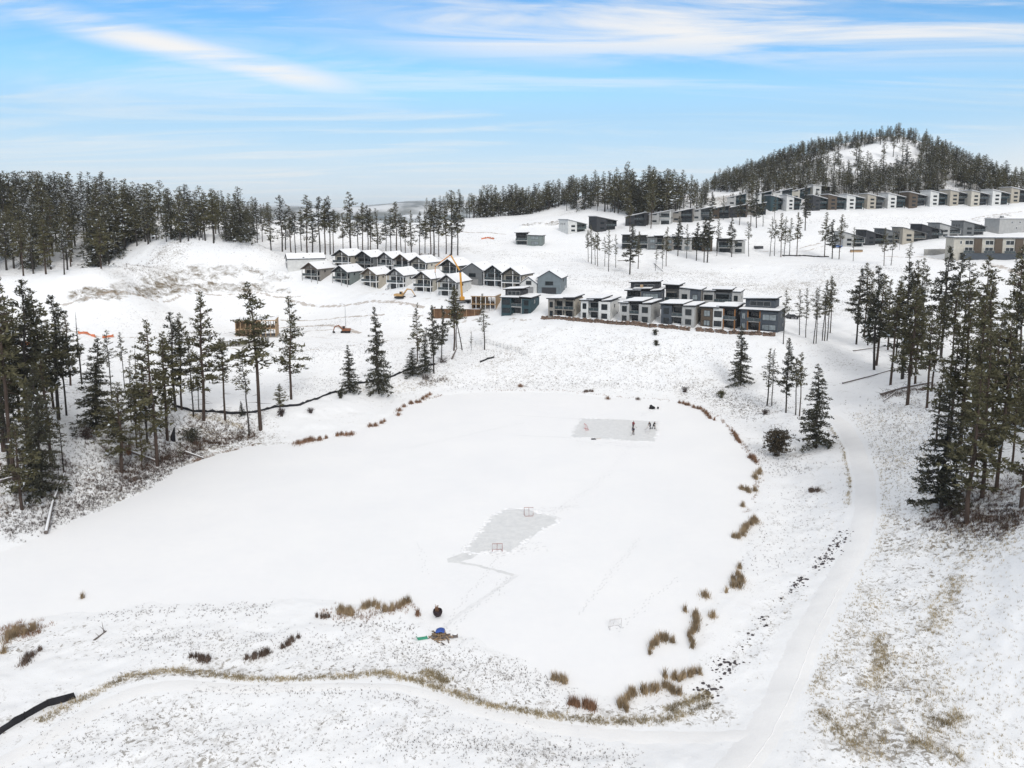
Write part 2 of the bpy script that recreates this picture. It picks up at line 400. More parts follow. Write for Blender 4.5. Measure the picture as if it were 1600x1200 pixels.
DIRT_PX = [([(90,478),(130,470),(200,461),(300,455),(400,457),(470,463)], 1.0, .6), ([(100,515),(150,525),(240,527),(330,540)], 1.2, .6), ([(440,512),(500,508),(560,520)], 1.6, .65), ([(460,520),(520,515)], 1.0, .6), ([(560,462),(640,464),(700,470)], .9, .45),
           ([(720,362),(790,366)], 1.3, .7), ([(1340,375),(1400,365),(1440,362)], 1.2, .6), ([(1250,388),(1280,380)], 1.0, .7), ([(1545,412),(1590,425),(1600,432)], 3.0, .6), ([(640,495),(740,500)], 4, .45), ([(1100,393),(1200,398)], 1.2, .4), ([(800,500),(830,502)], 2.5, .5)]
DIRT_PX += [([(450,470),(560,474),(660,480)], 1.5, .6), ([(440,500),(520,498),(600,492)], 1.0, .65), ([(340,545),(430,548),(520,545),(620,530)], 1.0, .5), ([(480,525),(600,545)], .8, .5), ([(720,430),(760,425),(800,432)], 1.2, .5), ([(900,425),(930,418),(1000,425)], .8, .45), ([(740,395),(800,408),(870,420)], .8, .45), ([(1210,455),(1260,425),(1320,420)], .9, .5), ([(1320,378),(1260,392),(1180,392)], 1.2, .55), ([(1380,400),(1450,402),(1500,408)], 1.6, .6), ([(1500,345),(1560,335),(1600,330)], 1.5, .6), ([(880,352),(960,368)], 1.2, .5)]
DIRTL = [(line(p), w * 1.2, min(1, s * 1.1)) for p, w, s in DIRT_PX]
# speckle of grass and brush that pokes through the thin snow: strength per stroke
VEG_PX = [([(0,790),(120,770),(230,740),(300,705),(380,690)], 12, .8), ([(0,720),(150,700),(250,690)], 16, .6), ([(270,670),(400,690)], 8, 1.0), ([(100,600),(130,640)], 10, .6), ([(290,650),(400,660)], 7, .75),
          ([(600,600),(700,590)], 14, .55), ([(420,610),(620,570)], 14, .45), ([(700,560),(900,575),(1080,580)], 20, .62), ([(850,530),(1100,545)], 14, .5), ([(1100,610),(1200,650)], 14, .62), ([(1180,690),(1260,700)], 10, .5),
          ([(1340,610),(1420,650),(1450,740)], 16, .46), ([(1420,840),(1600,830)], 9, .8), ([(1470,790),(1590,800)], 10, .9), ([(1440,640),(1600,640)], 26, .55), ([(1400,560),(1330,560)], 16, .5),
          ([(1390,900),(1330,1000),(1300,1060),(1400,1190)], 8, .62), ([(1460,900),(1390,1050),(1400,1170)], 7, .75), ([(1550,900),(1560,1180)], 12, .42),
          ([(0,1150),(150,1120),(330,1190)], 9, .62), ([(250,1140),(600,1130),(900,1190)], 8, .48), ([(200,1060),(400,1060),(600,1055),(720,1085),(950,1128),(1110,1105)], 3, .8), ([(100,1000),(350,1020),(600,1020),(750,1050)], 7, .5),
          ([(0,1010),(60,1000)], 5, .75), ([(1230,900),(1270,780)], 10, .4), ([(1000,1090),(1100,1060),(1180,1000),(1240,930)], 3, .6),
          ([(1000,440),(1200,440),(1300,430)], 30, .66), ([(850,420),(1000,420)], 25, .55), ([(620,540),(700,520),(760,520)], 12, .5), ([(1250,470),(1330,490)], 20, .6), ([(1300,370),(1450,345)], 14, .5), ([(760,395),(960,395)], 14, .5), ([(180,425),(270,385)], 14, .75), ([(0,420),(160,415)], 25, .55), ([(430,385),(700,390)], 22, .6), ([(500,360),(700,365)], 25, .55), ([(900,330),(1080,330)], 22, .55), ([(1130,312),(1320,308),(1500,302)], 30, 1.1), ([(1240,290),(1450,285)], 16, .8), ([(1200,275),(1300,250)], 20, .55), ([(1470,270),(1590,300)], 34, 1.1), ([(1440,260),(1480,240)], 20, .7), ([(200,470),(380,466)], 10, .35), ([(440,545),(600,530)], 14, .4)]
VEGL = [(line(p), w, s) for p, w, s in VEG_PX]

ths = np.concatenate([np.linspace(-180, -62, 60, endpoint=False), np.linspace(-62, -40, 60, endpoint=False), np.linspace(-40, 40, 760, endpoint=False), np.linspace(40, 62, 60, endpoint=False), np.linspace(62, 180, 60, endpoint=False)]) * math.pi / 180
rs = np.concatenate([np.geomspace(4, 58, 24, endpoint=False), np.geomspace(58, 330, 420, endpoint=False), np.geomspace(330, 700, 240, endpoint=False), np.geomspace(700, 9000, 70)])
TT, RR = np.meshgrid(ths, rs); tx = (RR * np.sin(TT)).ravel(); ty = (RR * np.cos(TT)).ravel()
tz = height(tx, ty)
nt_, nr_ = len(ths), len(rs)
i_ = np.arange(nr_ - 1)[:, None] * nt_; j_ = np.arange(nt_)[None]; j2 = (j_ + 1) % nt_
Q = np.stack([i_ + j_, i_ + j2, i_ + nt_ + j2, i_ + nt_ + j_], -1).reshape(-1, 4)[:, ::-1]
tri_c = np.array([[0, 0, float(height(np.array([0.]), np.array([0.]))[0])]])

def snow_material():
    m, n, l, b = newmat('snowy ground')
    def A(name):
        a = n.new('ShaderNodeAttribute'); a.attribute_name = name; return a.outputs['Fac']
    def M(op, a, c=None, clamp=False):
        k = n.new('ShaderNodeMath'); k.operation = op; k.use_clamp = clamp
        for i, s in enumerate((a, c)):
            if s is None: continue
            if isinstance(s, (int, float)): k.inputs[i].default_value = s
            else: l.new(s, k.inputs[i])
        return k.outputs[0]
    t = n.new('ShaderNodeTexCoord')
    def NZ(sc, d, rough=.55, st=(1, 1, 1), dist=0):
        mp = n.new('ShaderNodeMapping'); mp.inputs['Scale'].default_value = st; l.new(t.outputs['Object'], mp.inputs[0])
        z = n.new('ShaderNodeTexNoise'); z.inputs['Scale'].default_value = sc; z.inputs['Detail'].default_value = d; z.inputs['Roughness'].default_value = rough; z.inputs['Distortion'].default_value = dist
        l.new(mp.outputs[0], z.inputs['Vector']); return z.outputs['Fac']
    def ST(v, lo, w):
        s = M('SUBTRACT', v, lo); return M('MULTIPLY', s, 1 / w, True)
    def MX(f, a, c):
        k = n.new('ShaderNodeMix'); k.data_type = 'RGBA'; l.new(f, k.inputs[0])
        for i, s in ((6, a), (7, c)):
            if isinstance(s, tuple): k.inputs[i].default_value = (*s, 1)
            else: l.new(s, k.inputs[i])
        return k.outputs[2]
    veg, rock, dirt = A('veg'), A('rock'), A('dirt')
    n1 = NZ(1.7, 3, .6, (1, 1.0, 1), .6); n2 = NZ(.28, 4, .6); n3 = NZ(.05, 3); n4 = NZ(5.5, 2)
    v2 = M('ADD', veg, M('ADD', M('MULTIPLY', M('SUBTRACT', n2, .5), 1.2), M('MULTIPLY', M('SUBTRACT', n3, .5), 1.3)))
    sp = ST(n1, M('SUBTRACT', .735, M('MULTIPLY', v2, .23)), .07)
    sp = M('MULTIPLY', sp, M('ADD', .40, M('MULTIPLY', veg, .5)), True)
    sp4 = M('MULTIPLY', ST(n4, M('SUBTRACT', .76, M('MULTIPLY', v2, .17)), .05), .55)
    n5 = NZ(.95, 6, .72, (1, .6, 1.5), .4); sp5 = M('MULTIPLY', ST(n5, M('SUBTRACT', .66, M('MULTIPLY', v2, .18)), .12), .42)
    sp = M('MAXIMUM', M('MAXIMUM', sp, sp4), sp5)
    snow = MX(n3, (.80, .815, .84), (.86, .865, .87))
    grass = MX(n2, (.10, .085, .075), (.22, .18, .12))
    c = MX(sp, snow, grass)
    rc = MX(NZ(.9, 5, .7), (.085, .072, .06), (.28, .23, .16))
    rk = ST(M('ADD', NZ(.24, 10, .78, (1, 1, 1.6), .5), M('MULTIPLY', M('SUBTRACT', rock, .5), .30)), .52, .16)
    rk = M('MULTIPLY', rk, ST(NZ(.075, 4, .6), .33, .16))
    c = MX(M('MULTIPLY', rk, M('MULTIPLY', rock, 1.4, True)), c, rc)
    dk = ST(M('ADD', NZ(.5, 4, .6), M('MULTIPLY', M('SUBTRACT', dirt, .5), .75)), .53, .09)
    c = MX(M('MULTIPLY', dk, dirt), c, (.30, .235, .18))
    l.new(c, b.inputs['Base Color']); b.inputs['Roughness'].default_value = .75; b.inputs['Specular IOR Level'].default_value = .15
    bm = n.new('ShaderNodeBump'); bm.inputs['Strength'].default_value = .3; bm.inputs['Distance'].default_value = .25
    l.new(M('ADD', n2, M('MULTIPLY', n1, .5)), bm.inputs['Height']); l.new(bm.outputs[0], b.inputs['Normal'])
    return m
SNOWG = snow_material()
me = fast_mesh('ground', np.stack([tx, ty, tz], 1), Q, [SNOWG], smooth=True)
def attr(me, name, v):
    a = me.attributes.new(name, 'FLOAT', 'POINT'); a.data.foreach_set('value', np.asarray(v, np.float32))
def strokes(Ls, x, y, soft=.3):
    r = np.zeros(np.shape(x))
    for P, w, s in Ls: r = np.maximum(r, s * sstep(w * 1.5, w * soft, seg_dist(x, y, P)))
    return r
_m = (np.hypot(tx, ty) < 900)
def masked(fn):
    o = np.zeros(len(tx)); o[_m] = fn(tx[_m], ty[_m]); return o
dpath = np.full(len(tx), 99.); dpath[_m] = np.minimum(seg_dist(tx[_m], ty[_m], PATH), seg_dist(tx[_m], ty[_m], BAND) + 1.3)
attr(me, 'veg', np.maximum(masked(lambda x, y: strokes(VEGL, x, y)), .27 * sstep(25, 60, np.hypot(tx, ty) * 0 + 61)) * sstep(2.2, 3.2, dpath))
attr(me, 'rock', masked(ROCKF)); attr(me, 'dirt', masked(lambda x, y: strokes(DIRTL, x, y)))
put('ground', me, kind='structure')

# frozen pond: one flat snowy sheet that runs under its banks
def flat_snow(name, ca, cb_, sc, rough, bump, spec=.2):
    m, n, l, b = newmat(name); t = n.new('ShaderNodeTexCoord')
    z = n.new('ShaderNodeTexNoise'); z.inputs['Scale'].default_value = sc; z.inputs['Detail'].default_value = 6; z.inputs['Roughness'].default_value = .65
    z2 = n.new('ShaderNodeTexNoise'); z2.inputs['Scale'].default_value = sc * 14; z2.inputs['Detail'].default_value = 3
    l.new(t.outputs['Object'], z.inputs['Vector']); l.new(t.outputs['Object'], z2.inputs['Vector'])
    a = n.new('ShaderNodeMath'); a.operation = 'MULTIPLY_ADD'; l.new(z2.outputs['Fac'], a.inputs[0]); a.inputs[1].default_value = .35; l.new(z.outputs['Fac'], a.inputs[2])
    r = n.new('ShaderNodeMapRange'); r.inputs[1].default_value = .45; r.inputs[2].default_value = .85; l.new(a.outputs[0], r.inputs[0])
    x = n.new('ShaderNodeMix'); x.data_type = 'RGBA'; l.new(r.outputs[0], x.inputs[0]); x.inputs[6].default_value = (*ca, 1); x.inputs[7].default_value = (*cb_, 1)
    l.new(x.outputs[2], b.inputs['Base Color']); b.inputs['Roughness'].default_value = rough; b.inputs['Specular IOR Level'].default_value = spec
    q = n.new('ShaderNodeBump'); q.inputs['Strength'].default_value = bump; q.inputs['Distance'].default_value = .1; l.new(a.outputs[0], q.inputs['Height']); l.new(q.outputs[0], b.inputs['Normal'])
    return m
ICE = flat_snow('pond snow', (.80, .81, .83), (.845, .85, .86), .06, .7, .2)
RINK = flat_snow('scraped ice', (.60, .61, .615), (.73, .735, .735), .9, .38, .2, .3)
TRACK = flat_snow('trodden snow', (.70, .71, .73), (.80, .805, .815), .8, .6, .5)
PATHM = flat_snow('packed snow', (.79, .79, .795), (.845, .845, .845), .35, .6, .4)
mb = MB(); xs = [p[0] for p in POND]; ys = [p[1] for p in POND]
mb.poly([(min(xs) - 4, min(ys) - 4, 0), (max(xs) + 4, min(ys) - 4, 0), (max(xs) + 4, max(ys) + 4, 0), (min(xs) - 4, max(ys) + 4, 0)])
mb.obj('frozen_pond', ICE, kind='structure')
def jag(P, amp, step, seed):
    r = random.Random(seed); o = []
    for k in range(len(P)):
        a = Vector(P[k]); b = Vector(P[(k + 1) % len(P)]); n = max(1, int((b - a).length / step))
        for i in range(n): o.append(a.lerp(b, i / n) + Vector((r.uniform(-amp, amp), r.uniform(-amp, amp), 0)))
    return o
def sheet(name, px, material, z, amp=.2, step=.7, seed=1):
    m = MB(); m.poly(jag([pt(a, b, z=z) for a, b in px], amp, step, seed)); return m.obj(name, material, kind='structure')
RINK2 = [(788,797),(824,795),(838,801),(872,810),(868,817),(845,828),(820,845),(797,862),(775,860),(752,864),(728,863),(738,845),(756,824),(770,806)]
RINK1 = [(909,654),(950,655),(1000,657),(1028,659),(1022,690),(980,688),(930,684),(893,683)]
sheet('cleared_rink', RINK1, RINK, .008, .26); sheet('cleared_rink', RINK2, RINK, .008, .26)
def grow(px, k):
    cx = sum(p[0] for p in px) / len(px); cy_ = sum(p[1] for p in px) / len(px); return [(cx + (a - cx) * (1 + k), cy_ + (b - cy_) * (1 + k)) for a, b in px]
sheet('swept_snow', grow(RINK1, .05), TRACK, .005, .3, .9, 4); sheet('swept_snow', grow(RINK2, .06), TRACK, .006, .3, .9, 5)
def snow_bank(px, seed, n):
    r = random.Random(seed); m = MB(); P = [Vector(pt(a, b, z=0)) for a, b in grow(px, .035)]
    for _ in range(n):
        i = r.randrange(len(P)); q = P[i].lerp(P[(i + 1) % len(P)], r.random()); m.blob((q.x + r.gauss(0, .22), q.y + r.gauss(0, .22), .01), (r.uniform(.15, .45), r.uniform(.12, .35), r.uniform(.03, .08)), rnd=r, n=8, m=4)
    m.obj('snow_bank', ICE, None, kind='structure')
snow_bank(RINK1, 1, 90); snow_bank(RINK2, 2, 110)
def footprints():
    r = random.Random(12); m = MB()
    def walk(a, b, n, sp):
        a = Vector(pt(*a, z=0)); b = Vector(pt(*b, z=0)); d = (b - a).normalized(); s = Vector((-d.y, d.x, 0))
        for i in range(n):
            q = a.lerp(b, (i + r.uniform(-.2, .2)) / n) + s * ((.14 if i % 2 else -.14) + r.gauss(0, sp)); m.poly([tuple(q + d * (.17 * math.cos(t)) + s * (.075 * math.sin(t)) + Vector((0, 0, .021 + .0004 * i % .004))) for t in [k * math.pi / 4 for k in range(8)]])
    for a, b, n, sp in (((690, 985), (780, 868), 46, .25), ((700, 985), (800, 900), 40, .3), ((655, 850), (668, 900), 16, .2), ((830, 800), (905, 790), 40, .5), ((850, 815), (950, 740), 60, .5), ((945, 745), (990, 690), 40, .4), ((905, 960), (1000, 840), 60, .2), ((770, 870), (850, 850), 60, 1.0), ((720, 870), (760, 840), 50, .9), ((900, 690), (1020, 700), 60, .8), ((1000, 650), (1020, 640), 24, .4), ((962, 985), (1060, 900), 34, .3), ((780, 930), (790, 900), 16, .3), ((640, 700), (820, 660), 70, .3), ((440, 780), (640, 830), 0, 0)):
        if n: walk(a, b, n, sp)
    m.obj('footprints', TRACKD, None, kind='stuff', label='trail of footprints across the snowy pond', category='footprints')
TRACKD = flat_snow('pressed snow', (.60, .61, .63), (.70, .705, .715), .8, .7, .2)
footprints()
sheet('shovelled_trail', [(728,862),(752,864),(722,878),(698,879),(700,873)], RINK, .004, .25)
def strip(name, pts, w, material, lift, seg=1.0, var=.12, seed=3, flat=None, kind='structure'):
    """ribbon laid on the ground along world points"""
    r = random.Random(seed); P = []
    for a, b in zip(pts[:-1], pts[1:]):
        a = Vector(a[:2]); b = Vector(b[:2]); n = max(1, int((b - a).length / seg)); P += [a.lerp(b, i / n) for i in range(n)]
    P.append(Vector(pts[-1][:2]))
    if len(P) > 6:
        for _ in range(8): P = [P[0]] + [(P[i - 1] + P[i] * 2 + P[i + 1]) / 4 for i in range(1, len(P) - 1)] + [P[-1]]
    nx = 7; V = []
    for k, p in enumerate(P):
        d = (P[min(k + 1, len(P) - 1)] - P[max(k - 1, 0)]).normalized(); s = Vector((-d.y, d.x))
        ww = w(k / len(P)) if callable(w) else w
        l_, r_ = ww / 2 * (1 + r.uniform(-var, var)), ww / 2 * (1 + r.uniform(-var, var))
        for q in range(nx):
            o = p + s * (-l_ + (l_ + r_) * q / (nx - 1)); V.append((o.x, o.y))
    V = np.array(V); z = np.full(len(V), flat) if flat is not None else np.maximum(height(V[:, 0], V[:, 1]), 0) + np.tile(np.array([-.06, .3, .8, 1, .8, .3, -.06]) if nx == 7 else 1, len(V) // nx) * lift - (np.tile([.05, 0, 0, 0, 0, 0, .05], len(V) // nx))
    T = [(k * nx + q, k * nx + q + 1, (k + 1) * nx + q + 1, (k + 1) * nx + q) for k in range(len(P) - 1) for q in range(nx - 1)]
    return put(name, fast_mesh(name, np.column_stack([V, z]), np.array(T)[:, ::-1], [material], smooth=True), kind=kind)
strip('side_trail', BAND, lambda t: 2.3 + .5 * math.sin(t * 9), PATHM, .05, .8, .12, 9)
strip('footpath', PATH, lambda t: 4.2 - .6 * t, PATHM, .09, .8, .06)
for k, px in enumerate(([(700,876),(740,882),(775,891),(808,901)], [(808,898),(760,932),(720,958),(692,982)], [(808,649),(905,655)], [(800,680),(895,684)])):
    strip('shovelled_trail', [pt(a, b, z=0) for a, b in px], .55 if k < 2 else .3, TRACK if k != 0 else RINK, 0, .5, .5, k + 5, flat=.011 + .002 * k)
for sgn in (-.75, .75):
    _w = []
    for k, q in enumerate(PATH):
        a = Vector(PATH[max(k - 1, 0)]); b = Vector(PATH[min(k + 1, len(PATH) - 1)]); d = (b - a).normalized(); _w.append((q[0] - d.y * sgn, q[1] + d.x * sgn))
    if sgn < 0: strip('wheel_rut', _w[:5], .3, PATHM, .096, .8, .6, 21)
# far hills beyond the gap
MTN = newmat('far hillside'); _b = MTN[3]; _n = MTN[1]; _l = MTN[2]
_t = _n.new('ShaderNodeTexCoord'); _z = _n.new('ShaderNodeTexNoise'); _z.inputs['Scale'].default_value = .004; _z.inputs['Detail'].default_value = 8; _l.new(_t.outputs['Object'], _z.inputs['Vector'])
_r = _n.new('ShaderNodeMapRange'); _r.inputs[1].default_value = .42; _r.inputs[2].default_value = .58; _l.new(_z.outputs['Fac'], _r.inputs[0])
_x = _n.new('ShaderNodeMix'); _x.data_type = 'RGBA'; _l.new(_r.outputs[0], _x.inputs[0]); _x.inputs[6].default_value = (.06, .075, .07, 1); _x.inputs[7].default_value = (.7, .72, .74, 1); _l.new(_x.outputs[2], _b.inputs['Base Color'])
def ridge(Y, top, amp, depth, seed):
    xs = np.linspace(-8500, 8500, 300); rows = 14; V = []
    for r in range(rows):
        f = r / (rows - 1); prof = math.sin(f * math.pi) ** .8
        z = -32 + prof * (top + 32 + amp * fbm(xs * .0006, np.full(300, seed * 1.0), 5, seed)) * (.92 + .08 * vnoise(xs * .003, np.full(300, r * 1.3), seed))
        V.append(np.stack([xs, np.full(300, Y + depth * f), z], 1))
    V = np.concatenate(V)
    T = [(r * 300 + i, r * 300 + i + 1, (r + 1) * 300 + i + 1, (r + 1) * 300 + i) for r in range(rows - 1) for i in range(299)]
    put('hills', fast_mesh('hills', V, T, [MTN[0]], smooth=True), kind='structure')
ridge(2600, 40, 22, 900, 71); ridge(5200, 130, 45, 1400, 77)
# ------------------------------------------------------------------ houses (local frame: front faces -Y, base at z = 0)
def win(root, side, a, z, w, h, at, glass=None, trim=None, mull=1):
    """side 'F' front wall at y=at, 'L'/'R' side wall at x=at; a = centre along the wall"""
    glass = glass or GLASS; trim = trim or WTRIM
    f = MB(); g = MB(); t = .09; x0, x1, z0, z1 = a - w / 2, a + w / 2, z, z + h
    bars = [(x0, x1, z0, z0 + t), (x0, x1, z1 - t, z1), (x0, x0 + t, z0 + t, z1 - t), (x1 - t, x1, z0 + t, z1 - t)]
    for k in range(mull): c = x0 + w * (k + 1) / (mull + 1); bars.append((c - .04, c + .04, z0 + t, z1 - t))
    for b in bars:
        if side == 'F': f.box(b[0], b[1], at - .09, at - .003, b[2], b[3])
        elif side == 'R': f.box(at + .003, at + .09, b[0], b[1], b[2], b[3])
        else: f.box(at - .09, at - .003, b[0], b[1], b[2], b[3])
    if side == 'F': g.box(x0 + t, x1 - t, at - .04, at - .006, z0 + t, z1 - t)
    elif side == 'R': g.box(at + .006, at + .04, x0 + t, x1 - t, z0 + t, z1 - t)
    else: g.box(at - .04, at - .006, x0 + t, x1 - t, z0 + t, z1 - t)
    o = f.obj('window', trim, root); g.obj('pane', glass, o); return o
def rail(root, x0, x1, y, z, h=1.0, sides=None, glass=True):
    m = MB(); m.box(x0, x1, y, y + .06, z + h, z + h + .07); n = max(2, int((x1 - x0) / 1.4))
    for k in range(n + 1): c = x0 + .03 + (x1 - x0 - .06) * k / n; m.box(c - .03, c + .03, y, y + .06, z, z + h)
    o = m.obj('railing', GTRIM, root)
    g = MB(); g.box(x0 + .06, x1 - .06, y + .02, y + .04, z + .08, z + h - .05); g.obj('rail_panel', RAILG if glass else GTRIM, o)
    return o
def snow_top(root, P, y0, y1, t=.22, seed=0):
    """snow lying on a roof profile P: list of (x, z) left to right"""
    m = MB(); r = random.Random(seed); n = 7
    for (xa, za), (xb, zb) in zip(P[:-1], P[1:]):
        q = [(xa + .1, za), (xb - .1, zb), (xb - .12, zb + t), ((xa + xb) / 2, (za + zb) / 2 + t * r.uniform(1, 1.35)), (xa + .12, za + t)]
        m.prism(q, y0 + r.uniform(.08, .25), y1 - r.uniform(.08, .3))
    return m.obj('snow_cover', SNOWR, root)
def house(name, label, cat, px, py, yaw, group, dz=0.0):
    p = ground(px, py); p.z += dz
    return thing(name, label, cat, p, R(yaw), group)

def gable_house(px, py, yaw, label, body, w=8.2, d=13, h=5.9, rise=2.7, trim=WTRIM, truss=None, porch=True, stairs=True, group=None, front=None, dz=0.0, frontglass=None, metal=0, side_win=True):
    root = house('gabled_house', label, 'house', px, py, yaw, group, dz)
    x = w / 2; yp = 2.2 if porch else 0.0
    m = MB(); m.prism([(-x, -4), (x, -4), (x, h), (0, h + rise), (-x, h)], yp, d); m.obj('wall', body, root)
    ov = .45; s = rise / x; e = x + ov
    m = MB(); y0 = -.5 if porch else -.35
    m.prism([(-e, h - s * ov + .01), (0, h + rise + .01), (0, h + rise + .26), (-e, h - s * ov + .26)], y0, d + .35)
    m.prism([(0, h + rise + .01), (e, h - s * ov + .01), (e, h - s * ov + .26), (0, h + rise + .26)], y0, d + .35)
    rf = m.obj('roof', truss or BLACKT, root)
    snow_top(rf, [(-e, h - s * ov + .265), (0.1, h + rise + .265)], y0, d + .35, seed=px); snow_top(rf, [(-.1, h + rise + .265), (e, h - s * ov + .265)], y0, d + .35, seed=px + 1)
    if porch:
        k = MB(); k.box(-x, x, 0, yp - .003, 2.65, 2.95); k.obj('balcony', trim, root)
        for c in (-x + .12, .1 * w, x - .12):
            q = MB(); q.box(c - .12, c + .12, 0.02, .26, -3, 2.647); q.box(c - .1, c + .1, .04, .24, 2.953, h + (0 if abs(c) > 2 else rise * .55)); q.obj('post', trim, root)
        rail(root, -x + .24, .1 * w - .12, .05, 2.953); rail(root, .1 * w + .12, x - .24, .05, 2.953)
        t = MB(); hh = h + .05
        t.box(-x, x, .02, .22, hh, hh + .28)
        t.box(-.1, .1, .03, .21, hh + .282, h + rise - .05)
        for sg in (-1, 1): t.tube([(sg * x * .55, .12, hh + .3), (0.12 * sg, .12, h + rise * .82)], .1, 4)
        t.obj('gable_truss', truss or BLACKT, root)
        win(root, 'F', -.12 * w, 3.0, w * .5, 2.3, yp, frontglass or GLASS, BLACKT, 2); win(root, 'F', .33 * w, 3.1, w * .22, 1.9, yp, GLASS, BLACKT, 0)
        win(root, 'F', -.2 * w, .15, w * .4, 2.2, yp, GLASS, BLACKT, 1); win(root, 'F', .28 * w, .15, w * .3, 2.1, yp, GLASS, BLACKT, 1)
    else:
        win(root, 'F', 0, 3.2, w * .34, 1.5, 0, frontglass or GLASS, BLACKT, 1)
        g = MB(); g.box(-w * .32, w * .3, -.07, -.003, 0, 2.4); g.obj('garage_door', front or GTRIM, root)
    if side_win:
        for sd, at in (('R', x), ('L', -x)):
            win(root, sd, d * .42, 4.3, .8, .9, at, GLASS, BLACKT, 0); win(root, sd, d * .72, 1.2, 1.1, 1.1, at, GLASS, WTRIM, 0)
    if stairs:
        st_ = MB(); n = 9
        for k in range(n): st_.box(-x - 1.3, -x - .05, yp + .5 - k * .42 + 1.8, yp + .92 - k * .42 + 1.8 - .003, 2.6 - k * .33 - .5, 2.75 - k * .33)
        o = st_.obj('staircase', GTRIM, root)
        sn = MB()
        for k in range(n): sn.box(-x - 1.25, -x - .1, yp + .53 - k * .42 + 1.8, yp + .88 - k * .42 + 1.8, 2.753 - k * .33, 2.83 - k * .33)
        sn.obj('snow_cover', SNOWR, o)
    v = MB(); v.lathe([(.12, 0), (.12, .8), (0, .8)], 8, (x * .4, d * .6, h + rise - s * x * .4)); v.obj('roof_vent', GTRIM, root)
    return root

def modern_house(px, py, yaw, label, bays, w=13, d=12, h=6.2, group=None, roofs=None, side=None, dz=0.0, upper=None, post=None, chimney=False, trim=GTRIM):
    """bays: list of (fraction, material, kind) with kind 'wall', 'open' (recessed balcony) or 'glass'"""
    root = house('modern_house', label, 'house', px, py, yaw, group, dz)
    x = -w / 2; side = side or bays[-1][1]; rec = 2.0
    core = MB(); core.box(-w / 2, w / 2, rec, d, -4, h); core.obj('wall', side, root)
    for i, (fr, mt, kind) in enumerate(bays):
        bw = fr * w; xa, xb = x, x + bw; cx = (xa + xb) / 2; x = xb
        if kind == 'open':
            k = MB(); k.box(xa + .003, xb - .003, 0, rec - .003, 2.7, 3.0); k.obj('balcony', trim, root)
            rail(root, xa + .1, xb - .1, .05, 3.003)
            win(root, 'F', cx - bw * .08, 3.05, bw * .72, 2.5, rec, GLASS, BLACKT, 2); win(root, 'F', cx, .1, bw * .78, 2.3, rec, GLASS, BLACKT, 2)
            k = MB(); k.box(xa + .003, xb - .003, 0, rec - .003, -3, -.02); k.obj('patio', CONC, root)
            if post:
                for c in (xa + .2, xb - .2):
                    q = MB(); q.box(c - .18, c + .18, -.05, .31, 0, 2.697); q.box(c - .18, c + .18, -.05, .04, 2.7, 3.003); q.box(c - .18, c + .18, -.05, .31, 4.08, h - .02); q.obj('post', post, root)
            else:
                q = MB(); q.box(xb - .28, xb - .02, .02, .26, 0, 2.697); q.box(xb - .2, xb - .02, .13, .3, 3.003, h - .02); q.obj('post', trim, root)
        else:
            k = MB(); k.box(xa + .002, xb - .002, 0, rec - .002, -4, h - .01); k.obj('bay', mt, root)
            gl = GLASSL if (i + int(px)) % 2 else GLASS
            wt = BLACKT if trim is not WTRIM else trim; win(root, 'F', cx, 3.5, bw * (.52 if kind == 'wall' else .8), 1.9, 0, gl, wt, 1); win(root, 'F', cx, .6, bw * (.5 if kind == 'wall' else .8), 1.7, 0, gl, wt, 1)
    for sd, at in (('R', w / 2), ('L', -w / 2)):
        win(root, sd, d * .45, 3.9, 1.0, 1.2, at, GLASS, trim, 0); win(root, sd, d * .75, .9, 1.2, 1.0, at, GLASS, trim, 0)
    zt = h + .02
    for k, (fa, fb, lift, sl) in enumerate(roofs or [(0, .45, 0, .12), (.2, .75, .55, .3), (.7, 1, .05, .4)]):
        xa = -w / 2 + fa * w - (.5 if fa == 0 else 0); xb = -w / 2 + fb * w + (.5 if fb == 1 else 0)
        m = MB(); za, zb = zt + lift, zt + lift + sl
        y0 = -.6 + .15 * k; y1 = d + .4 - .05 * k
        m.prism([(xa, za), (xb, zb), (xb, zb + .32), (xa, za + .32)], y0, y1)
        if lift > .3: m.box(xa + .6, xb - .6, .8, d - .5, h - .3, za + .05)
        rf = m.obj('roof', BLACKT, root); snow_top(rf, [(xa, za + .325), (xb, zb + .325)], y0, y1, .2, seed=px + k)
    if upper:
        ua, ub, uh, um = upper
        xa, xb = -w / 2 + ua * w, -w / 2 + ub * w
        m = MB(); m.box(xa, xb, d * .35, d * .95, h + .1, h + uh); u = m.obj('upper_storey', um, root)
        win(u, 'F', (xa + xb) / 2, h + uh - 1.9, (xb - xa) * .7, 1.5, d * .35, GLASS, trim, 2)
        m = MB(); m.prism([(xa - .6, h + uh + .01), (xb + .6, h + uh + .5), (xb + .6, h + uh + .8), (xa - .6, h + uh + .31)], d * .35 - .7, d * .95 + .4); rf = m.obj('roof', BLACKT, u)
        snow_top(rf, [(xa - .6, h + uh + .315), (xb + .6, h + uh + .805)], d * .35 - .7, d * .95 + .4, .2, px + 9)
    if chimney:
        m = MB(); m.box(-w * .1, -w * .1 + .9, 1.0, 1.9, h - 2, h + 2.2); m.obj('chimney', TIMBER, root)
    return root

